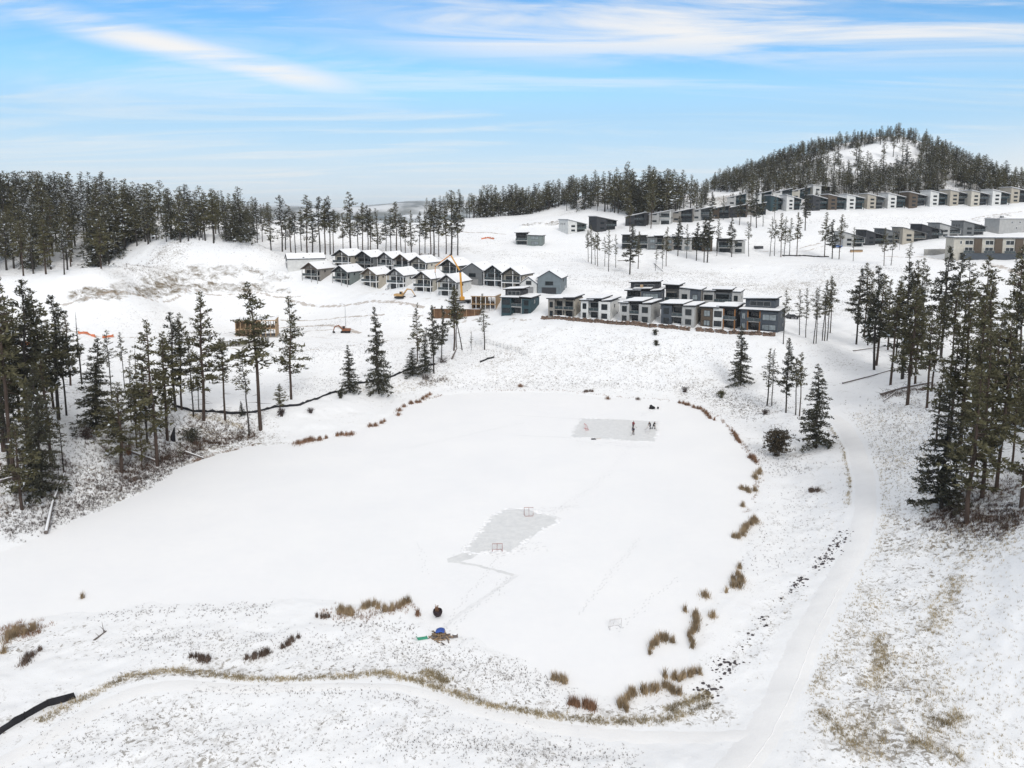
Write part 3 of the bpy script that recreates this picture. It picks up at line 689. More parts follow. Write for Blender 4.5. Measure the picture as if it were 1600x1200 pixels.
def shed_house(px, py, yaw, label, left, right, w=11, d=11, zl=8.2, zr=6.0, storeys=3, group=None, dz=0.0, snow=True, deck=True, porchside=1, sidecol=None, gl=None, roofc=None, split=.48):
    """single-pitch house, facade split into a plain half with stacked windows and a deep glazed balcony half"""
    root = house('shed_roofed_house', label, 'house', px, py, yaw, group, dz)
    x = w / 2; rec = 2.0; sp = -x + w * (split if porchside > 0 else 1 - split)
    zz = lambda c: zl + (zr - zl) * (c + x) / w
    m = MB(); m.prism([(-x, -5), (x, -5), (x, zr), (-x, zl)], rec, d); m.obj('wall', sidecol or left, root)
    pa, pb = (-x, sp) if porchside > 0 else (sp, x); oa, ob = (sp, x) if porchside > 0 else (-x, sp)
    m = MB(); m.prism([(pa + .002, -5), (pb, -5), (pb, zz(pb) - .01), (pa + .002, zz(pa) - .01)], 0, rec - .002); m.obj('bay', left, root)
    o = MB()                                                     # dark surround of the open half
    fl = (zr if porchside > 0 else zl) / storeys
    m = MB(); m.prism([(oa + .002, -5), (ob - .002, -5), (ob - .002, 0), (oa + .002, 0)], .6, rec - .002); m.obj('foundation', CONC, root)
    top = fl * (storeys - 1)
    m = MB(); m.box(oa + .003, ob - .003, 0, rec - .003, top - .3, top); m.obj('balcony', right, root)
    rail(root, oa + .08, ob - .08, .04, top + .003)
    ed = ob if porchside > 0 else oa
    m = MB(); m.box(min(ed, ed - .3 * porchside), max(ed, ed - .3 * porchside) - .003, .012, rec - .01, top + .003, zz(ed) - .05); m.obj('privacy_wall', right, root)
    bw = ob - oa
    m = MB(); m.prism([(oa + .003, 0), (ob - .003, 0), (ob - .003, zz(ob) - .02), (oa + .003, zz(oa) - .02)], rec - .12, rec - .004); m.obj('recess_cladding', right, root)
    for k in range(storeys):
        hh = min(fl * .75, 2.3)
        win(root, 'F', (oa + ob) / 2, k * fl + .15, bw * .74, hh, rec - .12, gl or GLASS, BLACKT, 2)
        win(root, 'F', (pa + pb) / 2 + .4, k * fl + fl * .36, (pb - pa) * .42, 1.15, 0, GLASS, BLACKT, 0)
    for sd, at in (('L', -x), ('R', x)):
        for k in range(3): win(root, sd, d * (.35 + .2 * k), zl * .62, .55, 1.1, at, GLASS, BLACKT, 0)
    if storeys > 2:
        q = MB(); q.box(ed - (.25 if porchside > 0 else -.02), ed + (-.02 if porchside > 0 else .25), .02, .25, 0, top - .303); q.obj('post', right, root)
    s = (zr - zl) / w; e = x + .5
    m = MB(); m.prism([(-e, zz(-e) + .01), (e, zz(e) + .01), (e, zz(e) + .3), (-e, zz(-e) + .3)], -.6, d + .4); rf = m.obj('roof', roofc or GTRIM, root)
    if snow: snow_top(rf, [(-e, zz(-e) + .305), (e, zz(e) + .305)], -.6, d + .4, .2, seed=px)
    return root

G1 = 'gabled houses in two rows below the pine stand'
gable_house(484, 441, -24, 'taupe gabled house with brown gable, leftmost of the front row beside the snow mound', TAUPE, trim=LGREY, truss=BROWN, stairs=False, group=G1, w=8.6)
gable_house(531, 446, -24, 'green grey gabled house with black gable, second from left in the front row', GREENG, trim=LGREY, group=G1)
gable_house(576, 450, -24, 'beige gabled house with red brown gable, third from left in the front row', BEIGE, truss=BROWN, group=G1)
gable_house(617, 453, -24, 'bright white gabled house with black truss, fourth from left in the front row', WHITE, group=G1)
gable_house(659, 459, -24, 'cream gabled house in the front row, between the white one and the pump boom hose', CREAM, group=G1)
gable_house(698, 465, -24, 'white gabled house in the front row directly beneath the yellow pump boom', WHITE, group=G1)
gable_house(448, 419, -66, 'long low white building with snowy roof at the far left of the back row', WHITE, w=7.5, d=17, h=4.4, rise=2.0, porch=False, stairs=False, group=G1)
gable_house(532, 420, -24, 'pale beige gabled house in the back row, above the green grey house', BEIGE, w=9, porch=True, stairs=False, group=G1)
gable_house(567, 422, -24, 'charcoal fronted gabled house in the back row, second from left', GREY, w=9, stairs=False, group=G1, trim=GTRIM)
gable_house(601, 424, -24, 'white gabled house with black truss in the back row behind the beige house', WHITE, stairs=False, group=G1)
gable_house(626, 427, -24, 'dark brown fronted gabled house in the back row behind the white house', DARK, stairs=False, group=G1, truss=BROWN)
gable_house(652, 431, -24, 'cream gabled house with wide black truss at the right of the back row', CREAM, w=9, stairs=False, group=G1)
gable_house(700, 438, -26, 'pale taupe gabled house seen beneath the arch of the pump boom', TAUPE, stairs=False, group=G1)
gable_house(738, 445, -24, 'plain blue grey gabled house right of the pump boom', GREY, porch=False, stairs=False, group=G1, w=9)
gable_house(770, 449, -24, 'blue grey gabled house with black porch, between grey and beige gables', BLUEG, stairs=False, group=G1)
gable_house(798, 453, -24, 'beige gabled house with dark porch gable behind the teal house', BEIGE, stairs=False, group=G1)
gable_house(826, 458, -24, 'small low white gabled house behind the teal house', WHITE, porch=False, stairs=False, group=G1, w=6.5, h=3.8, rise=2.2, d=9)
gable_house(858, 459, -14, 'tall grey green gabled house with garages at the right end of the gabled rows', BLUEG, porch=False, stairs=False, group=G1, w=9, front=DARK)

G2 = 'flat roofed modern houses along the rock wall'
modern_house(806, 492, -20, 'dark teal modern house with a white upper corner, left of the rock wall', [(.34, TEAL, 'glass'), (.36, TEAL, 'open'), (.3, TEAL, 'wall')], w=11.0, d=10, h=5.8, side=TEAL, group=G2, upper=(.02, .62, 2.7, DARK), roofs=[(0, .64, .1, .1), (.62, 1, .5, -.2)], trim=LGREY)
modern_house(876, 497, -22, 'taupe modern house with two open balconies, leftmost above the rock wall', [(.25, TAUPE, 'wall'), (.34, TAUPE, 'open'), (.41, TAUPE, 'open')], w=9.0, d=11, h=6.3, group=G2, trim=TAUPE, roofs=[(0, .7, 0, .25), (.6, 1, .45, .2)], side=BEIGE)
modern_house(930, 500, -24, 'white and grey modern house, second from left above the rock wall', [(.25, WHITE, 'wall'), (.36, LGREY, 'open'), (.39, WHITE, 'wall')], w=10.1, d=11, group=G2)
modern_house(992, 505, -27, 'light grey modern house with central balcony, third from left above the rock wall', [(.3, LGREY, 'wall'), (.33, TAUPE, 'open'), (.37, LGREY, 'wall')], w=10.3, d=11, group=G2, trim=LGREY, roofs=[(0, .3, 0, .1), (.12, .75, .5, .3), (.72, 1, .1, .35)])
modern_house(1058, 509, -28, 'charcoal modern house with pale right bay, in the middle above the rock wall', [(.32, SLATE, 'wall'), (.33, SLATE, 'open'), (.35, LGREY, 'wall')], w=10.6, d=11, group=G2, trim=LGREY, side=TAUPE, roofs=[(0, .68, .3, .25), (.66, 1, .0, .2)])
modern_house(1121, 513, -29, 'brown modern house with white glazed bay and orange wood posts above the rock wall', [(.36, BROWN, 'wall'), (.28, WHITE, 'glass'), (.36, DARK, 'open')], w=10.6, d=11, group=G2, post=WOOD, side=DARK, roofs=[(0, .55, 0, .1), (.45, 1, .45, .1)])
modern_house(1185, 518, -29, 'slate blue modern house with orange wood posts, rightmost above the rock wall', [(.18, SLATE, 'wall'), (.36, SLATE, 'open'), (.46, SLATE, 'glass')], w=11.0, d=11, group=G2, post=WOOD, side=SLATE, upper=(.05, .85, 3.0, SLATE), roofs=[(0, 1, .05, .1)])
G3 = 'modern houses behind the rock wall row'
modern_house(1004, 482, -20, 'dark modern house with wood chimney, left of the three behind the wall row', [(.45, GREY, 'open'), (.55, SLATE, 'glass')], w=12, d=10, h=6.0, group=G3, chimney=True, upper=(.08, .9, 2.6, DARK), side=SLATE)
modern_house(1065, 483, -24, 'taupe modern house with one high flat roof, centre of the three behind the wall row', [(.42, TAUPE, 'open'), (.3, LGREY, 'wall'), (.28, SLATE, 'wall')], w=12.6, d=10, h=7.2, group=G3, side=TAUPE, roofs=[(0, .42, 1.2, -.1), (.42, 1, .2, -.5)])
modern_house(1126, 485, -24, 'black modern house with bright clerestory, right of the three behind the wall row', [(.3, LGREY, 'glass'), (.5, DARK, 'open'), (.2, LGREY, 'wall')], w=12.6, d=10, h=6.6, group=G3, roofs=[(0, .35, 0, .1), (.25, .8, .6, .1), (.8, 1, 0, 0)], side=LGREY)
modern_house(826, 384, -12, 'lone grey green modern house on the open slope above the gabled rows', [(.45, GREENG, 'open'), (.55, GREENG, 'wall')], w=15, d=9, h=5.6, trim=LGREY, side=GREENG, roofs=[(0, .42, 1.3, .1), (.42, 1, 0, -.2)])

G4 = 'hillside houses below the middle ridge forest'
shed_house(902, 364, 26, 'white and green shed roofed house, leftmost on the upper slope', WHITE, GREENG, w=12.5, zl=7.6, zr=5, storeys=2, group=G4, sidecol=WHITE)
shed_house(948, 361, 20, 'charcoal shed roofed house beside the white and green one', DARK, DARK, w=13, zl=8.4, zr=6, storeys=2, group=G4)
shed_house(992, 354, -24, 'charcoal house with roof rising to the right, left of the light grey one', DARK, DARK, w=12, zl=5.6, zr=8.2, storeys=2, group=G4)
shed_house(1030, 351, -24, 'light grey house with roof rising right behind two tall pines', LGREY, WHITE, w=13, zl=5.8, zr=8.4, storeys=2, group=G4)
shed_house(1064, 348, -24, 'dark taupe house right of the light grey one under the ridge forest', TAUPE, DARK, w=13, zl=5.8, zr=8.4, storeys=2, group=G4)
shed_house(1095, 345, -22, 'mid grey house with snowy roof, between the taupe and brown ones', LGREY, GREY, w=12, zl=5.8, zr=8.2, storeys=2, group=G4)
shed_house(1124, 342, -20, 'brown grey house partly behind a dense pine on the upper slope', BROWN, DARK, w=11, zl=5.8, zr=8, storeys=2, group=G4)
shed_house(1152, 340, -20, 'charcoal house with red brown lower wall among the hillside pines', DARK, BROWN, w=11, zl=5.8, zr=8, storeys=2, group=G4)
shed_house(1182, 336, -18, 'taupe house at the right end of the pine covered row', TAUPE, DARK, w=11, zl=5.6, zr=7.6, storeys=2, group=G4)
G5 = 'white roofed houses tucked behind the upper row'
for px, py, c, t in ((1150, 322, LGREY, 'pale grey house in the back, leftmost beneath the wooded hill'), (1190, 318, WHITE, 'white sided back house, second from left beneath the wooded hill'), (1222, 314, WHITE, 'white back house with sloping snowy roof, centre beneath the wooded hill'), (1250, 312, CREAM, 'cream back house just left of the tall dark pine')):
    shed_house(px, py, -20, t, c, TEAL, w=12, zl=5.4, zr=8, storeys=2, group=G5)
shed_house(1283, 310, 8, 'big white box house with brown base behind the top row', WHITE, BROWN, w=12, zl=8.6, zr=7.6, storeys=2, group=G5)
G6 = 'three storey shed roofed houses along the top row'
TOP = [(1215, 329, TEAL, TEAL, 'dark teal glazed house, leftmost of the top row'), (1240, 329, WHITE, TEAL, 'narrow white house left of the tall dark pine in the top row'), (1281, 329, DARK, TEAL, 'black and teal house just right of the tall dark pine'),
       (1307, 328, BROWN, TEAL, 'brown shed roofed house with teal balcony, left of the first white three storey one'), (1336, 328, WHITE, TEAL, 'white house with teal balcony, between brown and beige ones in the top row'), (1368, 327, BEIGE, GREY, 'beige house with grey balcony beneath the bare slope of the hill'),
       (1400, 326, WHITE, TEAL, 'white house with teal balcony, between the beige and dark brown ones'), (1433, 324, BROWN, SLATE, 'dark brown house with slate balcony in the middle of the top row'), (1466, 322, WHITE, TEAL, 'white house with teal balcony right of the dark brown one'),
       (1497, 321, BEIGE, GREY, 'beige house with grey balcony, third from the right end of the full top row'), (1530, 322, CREAM, SLATE, 'cream house with slate balcony near the right end of the top row'), (1563, 321, WHITE, TEAL, 'large white house with teal balcony near the right edge of the top row'), (1592, 317, BEIGE, DARK, 'plain beige house at the right edge of the top row')]
for px, py, a, b, t in TOP:
    shed_house(px, py, 4, t, a, b, w=11.2 if px > 1290 else 9.5, d=11, zl=9.4, zr=7.0, storeys=3, group=G6, split=.5)
G7 = 'grey houses above the apartment block'
for px, py, a, b, t, w in ((1334, 386, LGREY, LGREY, 'low light grey house with gable front, leftmost above the building site', 12), (1368, 383, DARK, DARK, 'charcoal house with standing seam wall, second from left', 11.5), (1398, 381, GREY, BEIGE, 'grey roofed house between charcoal and beige ones', 12), (1428, 379, BEIGE, TAUPE, 'beige house with broad brown roof above the snowy lot', 13),
                           (1456, 374, DARK, DARK, 'charcoal house right of the beige one', 12), (1484, 372, LGREY, LGREY, 'light grey house with roof dormers near the right', 12), (1522, 368, GREY, GREY, 'wide grey house at the right end above the apartment block', 13)):
    shed_house(px, py, 2, t, a, b, w=w*.95, d=11, zl=7.6, zr=4.6, storeys=2, group=G7, snow=False, roofc=ROOFG)
G8 = 'terrace of dark townhouses behind the thin pines'
for k, (px, py, a, b, t) in enumerate(((986, 389, SLATE, DARK, 'dark slate townhouse at the left end of the terrace'), (1012, 390, GREY, GREY, 'plain grey townhouse, second in the terrace'), (1038, 391, TAUPE, LGREY, 'taupe townhouse with white balcony posts'), (1066, 392, LGREY, TAUPE, 'light grey townhouse in the middle of the terrace'), (1098, 393, BROWN, DARK, 'dark brown townhouse behind the densest pines'), (1143, 396, LGREY, DARK, 'light grey house standing apart at the right of the terrace'))):
    modern_house(px, py, -8, t, [(.5, b, 'open'), (.5, a, 'wall')], w=9.4 if k < 5 else 13, d=9, h=6.2, group=G8, side=a, trim=LGREY if k != 4 else BROWN, roofs=[(0, .5, .9, .1), (.5, 1, .1, .3)])
def apartment():
    root = house('apartment_block', 'long cream and brown three storey apartment block with blue grey base at right', 'apartment building', 1560, 405, -14, None)
    w, d = 36, 12; x = -w / 2
    m = MB(); m.box(x, -x, 0, d, -4, 9); m.obj('wall', CREAM, root)
    m = MB(); m.box(x + 3, -x, -1.6, -.003, -4, 2.6); m.obj('base_storey', SLATE, root)
    for k in range(4):
        c = x + 6 + k * 8
        q = MB(); q.box(c + 2, c + 5, -.5, -.003, 2.7, 8.9); q.obj('bay', BROWN, root)
        win(root, 'F', c, 6.2, 3.2, 1.9, 0, GLASS, WTRIM, 1); win(root, 'F', c, 3.1, 3.2, 2.0, 0, GLASS, WTRIM, 1)
        rail(root, c - 2.4, c + 1.9, -1.5, 2.65)
        if k < 3: win(root, 'F', c - 3.2, 6.4, .8, 1.5, 0, GLASS, WTRIM, 0)
    m = MB(); m.box(x - .5, -x + .5, -.8, d + .5, 9.01, 9.5); rf = m.obj('roof', ROOFG, root)
    m = MB(); m.box(x - .3, -x + .3, -.6, d + .3, 9.503, 9.7); m.obj('snow_cover', SNOWR, rf)
apartment()
def greybuilding():
    root = house('grey_building', 'plain light grey windowed building at the right edge above the apartment block', 'building', 1585, 364, 12, None)
    m = MB(); m.box(-10, 10, 0, 10, -5, 7.4); m.obj('wall', LGREY, root)
    for a, z in ((-2, 5), (3, 5), (1, 2), (7, 2)): win(root, 'F', a, z, 1.1, 1.3, 0)
    m = MB(); m.box(-10.3, 10.3, -.3, 10.3, 7.41, 7.75); m.box(-7, -5.6, 2, 3.4, 7.75, 9.2); rf = m.obj('roof', GTRIM, root)
    m = MB(); m.box(-10.1, 10.1, -.1, 1.9, 7.753, 7.95); m.box(-10.1, 10.1, 3.5, 10.1, 7.753, 7.95); m.obj('snow_cover', SNOWR, rf)
greybuilding()

# ------------------------------------------------------------------ building sites
def frame_house(px, py, yaw, label, w, d, h, posts=TIMBER):
    root = house('unfinished_house', label, 'building site', px, py, yaw, None)
    m = MB(); m.box(-w / 2 - .5, w / 2 + .5, -.5, d + .5, -4, 0); m.obj('foundation', CONC, root)
    for z in (0, 2.9):
        for yy in (0, d):
            for k in range(int(w / 1.6) + 1):
                c = -w / 2 + w * k / int(w / 1.6); m = MB(); m.box(c - .1, c + .1, yy - .1, yy + .1, z + .003, z + 2.597); m.obj('stud', posts if yy == 0 else TIMBER, root)
        m = MB(); m.box(-w / 2 - .2, w / 2 + .2, -.2, d + .2, z + 2.6, z + 2.9); m.obj('floor_deck', TIMBER, root)
        for sx in (-1, 1):
            m = MB(); m.box(sx * w / 2 - .1, sx * w / 2 + .1, .2, d - .2, z + .003, z + 2.597); m.obj('sheathing', TIMBER, root)
        m = MB(); m.box(-w / 2 + .2, w * .1, d * .45, d * .45 + .15, z + .003, z + 2.597); m.obj('sheathing', TIMBER, root)
    m = MB(); m.box(-w / 2, w / 2, -.1, d, 5.803, 6.0); m.obj('snow_cover', SNOWR, root)
    return root
frame_house(400, 527, 10, 'unfinished timber house with open storeys behind the tall pine on the left flat', 13, 8, 0)
frame_house(755, 487, -12, 'unfinished house with white porch posts left of the dark teal house', 9, 9, 0, WTRIM)
def box_thing(name, label, cat, px, py, yaw, parts, group=None):
    root = house(name, label, cat, px, py, yaw, group)
    for nm, mt, bs in parts:
        m = MB()
        for b in bs: m.box(*b)
        m.obj(nm, mt, root)
    return root
box_thing('concrete_foundation', 'low grey concrete foundation wall beside the unfinished timber house', 'foundation', 378, 541, 8, [('wall', CONC, [(-7, 7, 0, .4, -2, 1.8), (-7, -6.6, .4, 7, -2, 1.8), (6.6, 7, .4, 7, -2, 1.8)]), ('snow_cover', SNOWR, [(-6.9, 6.9, .05, .35, 1.803, 1.95)])])
box_thing('formwork', 'rust brown foundation formwork under the yellow pump boom', 'formwork', 712, 497, -6, [('panel', RUST, [(-9, 9, 0, .3, -2, 3.4), (-9, -8.7, .3, 6, -2, 3.4), (8.7, 9, .3, 6, -2, 3.4)]), ('brace', TIMBER, [(c, c + .15, -.25, -.003, -1, 3.2) for c in (-8, -5, -2, 1, 4, 7)]), ('snow_cover', SNOWR, [(-8.9, 8.9, .02, .28, 3.403, 3.5)])])
box_thing('concrete_wall', 'grey concrete wall on the snowy lot left of the apartment block', 'wall', 1462, 398, 10, [('wall', CONC, [(-6, 6, 0, .4, -2, 2.6), (5.6, 6, .4, 5, -2, 2.6)]), ('coping', SNOWR, [(-5.9, 5.9, .03, .37, 2.603, 2.72)])])
box_thing('lumber_pile', 'stack of brown lumber on the snowy lot below the grey houses', 'lumber', 1339, 394, 5, [('stack', TIMBER, [(-3, 3, 0, 1.2, -.3, .9)]), ('lumber_wrap', BLACKT, [(-3.02, 3.02, -.02, 1.22, .903, 1.2)])])
box_thing('dumpster', 'dark green dumpster beside the slope road at the right of the terrace', 'dumpster', 1186, 389, 0, [('bin', STEEL, [(-2.2, 2.2, 0, 1.8, 0, 1.5)]), ('lid', SNOWR, [(-2.1, 2.1, .1, 1.7, 1.503, 1.65)]), ('foot', RUBBER, [(-2, -1.6, .2, 1.6, -.4, -.003), (1.6, 2, .2, 1.6, -.4, -.003)])])

def vehicle(name, label, cat, px, py, yaw, body, L_=4.6, group=None):
    root = house(name, label, cat, px, py, yaw, group)
    h = L_ / 2
    m = MB(); m.prism([(-h, .45), (h, .45), (h, .85), (h * .86, 1.0), (h * .45, 1.05), (h * .12, 1.6), (-h * .6, 1.65), (-h * .9, 1.1), (-h, 1.0)], -.9, .9); m.obj('body', body, root)
    m = MB(); m.prism([(h * .38, 1.1), (h * .1, 1.54), (-h * .55, 1.58), (-h * .75, 1.14)], -.92, .92); m.obj('window', GLASS, root)
    for sx in (-.62, .62):
        for sy in (-.86, .86):
            m = MB(); m.tube([(sx * h, sy - .11, .36), (sx * h, sy + .11, .36)], .36, 12); m.obj('wheel', RUBBER, root)
    m = MB(); m.prism([(h * .1, 1.66), (-h * .58, 1.66), (-h * .55, 1.8), (h * .06, 1.8)][::-1], -.8, .8); m.obj('snow_cover', SNOWR, root)
vehicle('parked_car', 'dark parked car by the slate blue house at the end of the rock wall row', 'car', 1238, 498, 15, STEEL)
vehicle('parked_car', 'blue car parked at the edge of the lot left of the light grey house', 'car', 1308, 387, 0, mat('blue paint', (.03, .09, .26), .3, .1))
vehicle('parked_car', 'snowy white van parked beside the apartment block', 'van', 1486, 401, 0, mat('white paint', (.6, .6, .6), .3, .1))

def excavator(px, py, yaw, label, paint, sc, reach):
    root = house('excavator', label, 'excavator', px, py, yaw, None); root.scale = (sc,) * 3
    for sy in (-1, 1):
        m = MB(); m.prism([(-1.9, .1), (1.9, .1), (2.1, .45), (1.9, .85), (-1.9, .85), (-2.1, .45)], sy * 1.0 - .28, sy * 1.0 + .28); m.obj('track', RUBBER, root)
    m = MB(); m.box(-1.3, 1.3, -.7, .7, .5, .95); m.obj('undercarriage', STEEL, root)
    m = MB(); m.prism([(-2.2, 1.0), (1.4, 1.0), (1.4, 1.5), (.3, 1.55), (.3, 1.9), (-2.0, 1.9), (-2.3, 1.7)], -1.25, 1.25); m.obj('body', paint, root)
    m = MB(); m.prism([(.2, 1.55), (1.45, 1.55), (1.3, 2.9), (.3, 2.9)], -1.2, -.1); c = m.obj('cab', paint, root)
    m = MB(); m.prism([(.3, 1.9), (1.3, 1.9), (1.22, 2.8), (.38, 2.8)], -1.23, -.07); m.obj('window', GLASS, c)
    P = [(1.2, .35, 1.6), (3.2, .35, 3.9), (5.0, .35, 3.7)] if reach else [(1.2, .35, 1.6), (2.9, .35, 3.3), (4.6, .35, 2.7)]
    m = MB(); m.tube(P, [.3, .34, .22], 4); m.obj('boom', paint, root)
    E = (6.6, .35, 1.2) if reach else (5.2, .35, .9)
    m = MB(); m.tube([P[-1], E], [.24, .16], 4); m.obj('dipper_arm', paint, root)
    m = MB(); m.tube([(1.6, .35, 1.3), (2.6, .35, 2.7)], .09, 6); m.obj('hydraulic_ram', GALV, root)
    m = MB(); x, z = E[0], E[2]; m.prism([(x - .9, z - .5), (x - .3, z - 1.0), (x + .35, z - .5), (x + .25, z + .1), (x - .2, z + .1)], -.1, .8); m.obj('bucket', STEEL, root)
excavator(625, 466, -14, 'tan excavator with long arm on the snowy flat left of the formwork', TANP, .95, True)
excavator(540, 520, 186, 'small dark orange excavator near the dirt track on the left flat', mat('faded orange paint', (.22, .085, .04), .5, .2), .8, False)

def pump():
    p = ground(722, 474); root = thing('concrete_pump', 'yellow concrete pump truck with its boom arched over the gabled houses', 'pump truck', p, R(200))
    base = Vector(pt(723, 474, Y=p.y)); y = p.y
    m = MB(); m.box(-4.5, 3, -1.2, 1.2, .9, 1.3); m.obj('chassis', STEEL, root)
    m = MB(); m.prism([(3.02, .8), (5, .8), (5, 2.0), (4.7, 3.1), (3.02, 3.1)], -1.2, 1.2); c = m.obj('cab', mat('white paint', (.6, .6, .6), .3, .1), root)
    m = MB(); m.prism([(3.4, 2.0), (4.95, 2.0), (4.66, 2.95), (3.4, 2.95)], -1.22, 1.22); m.obj('window', GLASS, c)
    m = MB(); m.prism([(-6, 1.0), (-4.52, .8), (-4.52, 2.3), (-6.2, 2.3)], -1.1, 1.1); m.obj('hopper', YELLOW, root)
    for x in (-3.4, -2.2, 3.9):
        for sy in (-1.05, 1.05):
            m = MB(); m.tube([(x, sy - .18, .52), (x, sy + .18, .52)], .52, 14); m.obj('wheel', RUBBER, root)
    m = MB(); m.box(-.8, .8, -.8, .8, 1.303, 2.6); m.obj('turret', YELLOW, root)
    inv = (Matrix.Translation(p) @ Matrix.Rotation(R(200), 4, 'Z')).inverted()
    q = lambda px, py, o=0: inv @ Vector(pt(px, py, Y=y + o))
    pts = [Vector((0, 0, 2.5)), q(719, 424), q(704, 398, -1), q(680, 416, -2), q(680, 426, -2)]
    for k, r in enumerate(((.42, .38), (.30, .26), (.22, .17), (.14, .11))):
        m = MB(); m.tube([pts[k], pts[k + 1]], r, 4); o = m.obj('boom', YELLOW if k < 2 else mat('orange boom paint', (.55, .24, .06), .5, .15), root)
        m = MB(); m.tube([pts[k] + Vector((0, -r[0] - .1, 0)), pts[k + 1] + Vector((0, -r[0] - .1, 0))], .09, 6); m.obj('pipe', GALV, o)
        m = MB(); m.blob(pts[k + 1], r[1] * 1.5, j=.05); m.obj('joint', STEEL, o)
    m = MB(); m.tube([pts[-1], pts[-1].lerp(q(683, 440, -2), .5), q(683, 452, -2)], .08, 6); m.obj('hose', RUBBER, root)
pump()

def lamp(px, py, label, h=8):
    root = house('street_lamp', label, 'street lamp', px, py, 0, 'street lamps')
    m = MB(); m.tube([(0, 0, -.5), (0, 0, h * .6), (0, 0, h)], [.1, .08, .06], 8); m.obj('pole', GALV, root)
    m = MB(); m.tube([(0, 0, h - .1), (-.7, 0, h + .25), (-1.4, 0, h + .25)], .045, 6); m.obj('arm', GALV, root)
    m = MB(); m.box(-2.0, -1.35, -.14, .14, h + .17, h + .3); m.obj('lamp_head', STEEL, root)
lamp(540, 510, 'slim street lamp behind the small dark orange excavator'); lamp(1405, 391, 'slim street lamp on the lot below the beige house')

# ---- rock walls
def rock_wall(px, label, h, seed):
    r = random.Random(seed); P = line(px); b = MB()
    root = thing('rock_wall', label, 'rock wall', ground(*px[0]), 0, 'rock walls below the modern houses'); o = root.location
    for a, c in zip(P[:-1], P[1:]):
        a = Vector(a); c = Vector(c); n = int((c - a).length / .75)
        for i in range(n):
            q = a.lerp(c, (i + r.random()) / n); z = gz(q.x, q.y)
            for lv in range(2): s = r.uniform(.35, .62); b.blob((q.x - o.x, q.y + lv * .5 + r.uniform(-.15, .15) - o.y, z + lv * .62 + .1 - o.z), (s * 1.4, s, s * .85), rnd=r, n=6, m=4)
    b.obj('boulders', ROCKM, root)
    s = MB()
    for k in range(60):
        a = r.randrange(len(P) - 1); q = Vector(P[a]).lerp(Vector(P[a + 1]), r.random()); z = gz(q.x, q.y)
        s.blob((q.x - o.x, q.y + .75 - o.y, z + .98 - o.z), (r.uniform(.5, 1.1), .45, .16), rnd=r, n=7, m=4)
    s.obj('snow_cover', SNOWR, root)
rock_wall([(846, 498), (900, 502), (960, 506), (1020, 511), (1077, 516)], 'long brown boulder wall under the five left modern houses', 1, 5)
rock_wall([(1088, 517), (1150, 521), (1212, 525)], 'shorter boulder wall under the brown and slate blue houses', 1, 6)

# ---- fences
def ribbon_fence(name, label, cat, px, h, material, group=None, sag=.2, posts=2.4, seed=1, thick=.05, pm=None, mesh=False):
    r = random.Random(seed); P = line(px); root = thing(name, label, cat, ground(*px[0]), 0, group); o = root.location
    Q = []
    for a, c in zip(P[:-1], P[1:]):
        a = Vector(a); c = Vector(c); n = max(1, int((c - a).length / .8)); Q += [a.lerp(c, i / n) for i in range(n)]
    Q.append(Vector(P[-1])); m = MB(); T = []
    for k, q in enumerate(Q):
        z = gz(q.x, q.y); d = (Q[min(k + 1, len(Q) - 1)] - Q[max(k - 1, 0)]).normalized(); s = Vector((-d.y, d.x)) * thick
        hh = h * (1 - sag * r.random()); l = r.uniform(-.12, .12)
        b = Vector((q.x - o.x, q.y - o.y, z - o.z - .05)); t = b + Vector((l, l, hh))
        T.append((b, b + Vector((s.x, s.y, 0)), t + Vector((s.x, s.y, 0)), t))
    for A, B in zip(T[:-1], T[1:]):
        if mesh:
            for f in (0, .25, .5, .75, 1): m.tube([A[0].lerp(A[3], f), B[0].lerp(B[3], f)], .025, 4)
        else:
            for i in range(4): j = (i + 1) % 4; m.poly([A[i], A[j], B[j], B[i]])
    if not mesh: m.poly(T[0]); m.poly(T[-1][::-1])
    m.obj('wire_mesh' if mesh else 'fabric', material, root)
    st_ = max(1, int(posts / .8))
    for k in range(0, len(T), st_):
        b, t = T[k][0], T[k][3]; p = MB(); p.tube([b + Vector((0, -.05, 0)), t + Vector((0, -.05, .12))], .045, 5); p.obj('post', pm or TIMBER, root)
ribbon_fence('silt_fence', 'black silt fence at the lower left corner of the near shore', 'silt fence', [(-30, 1166), (0, 1150), (40, 1125), (75, 1105), (100, 1098), (119, 1090)], .8, BLACKF, 'black silt fences', .15, 4, pm=BLACKF)
ribbon_fence('silt_fence', 'long black silt fence curving below the pines along the left bank', 'silt fence', [(268, 634), (300, 643), (345, 646), (400, 646), (430, 637), (470, 634), (500, 622), (530, 612), (560, 600), (600, 594), (640, 577), (680, 570)], .75, BLACKF, 'black silt fences', .4, 4, pm=BLACKF)
ribbon_fence('silt_fence', 'short black silt fence piece right of the dark firs on the far bank', 'silt fence', [(750, 567), (762, 562), (772, 559)], .7, BLACKF, 'black silt fences', .3, 4, pm=BLACKF)
ribbon_fence('silt_fence', 'flat black silt fence on the slope beneath the thin pines at upper right', 'silt fence', [(1222, 400), (1255, 400), (1295, 402)], .7, BLACKF, 'black silt fences', .3, 4, pm=BLACKF)
ribbon_fence('safety_fence', 'orange safety fence behind the left edge pines', 'safety fence', [(-5, 538), (20, 534), (60, 540)], 1.1, ORANGE, 'orange safety fences', .5, 2.4)
ribbon_fence('safety_fence', 'orange safety fence beside the dirt track on the left flat', 'safety fence', [(122, 522), (135, 522), (150, 527)], 1.1, ORANGE, 'orange safety fences', .5, 2.4)
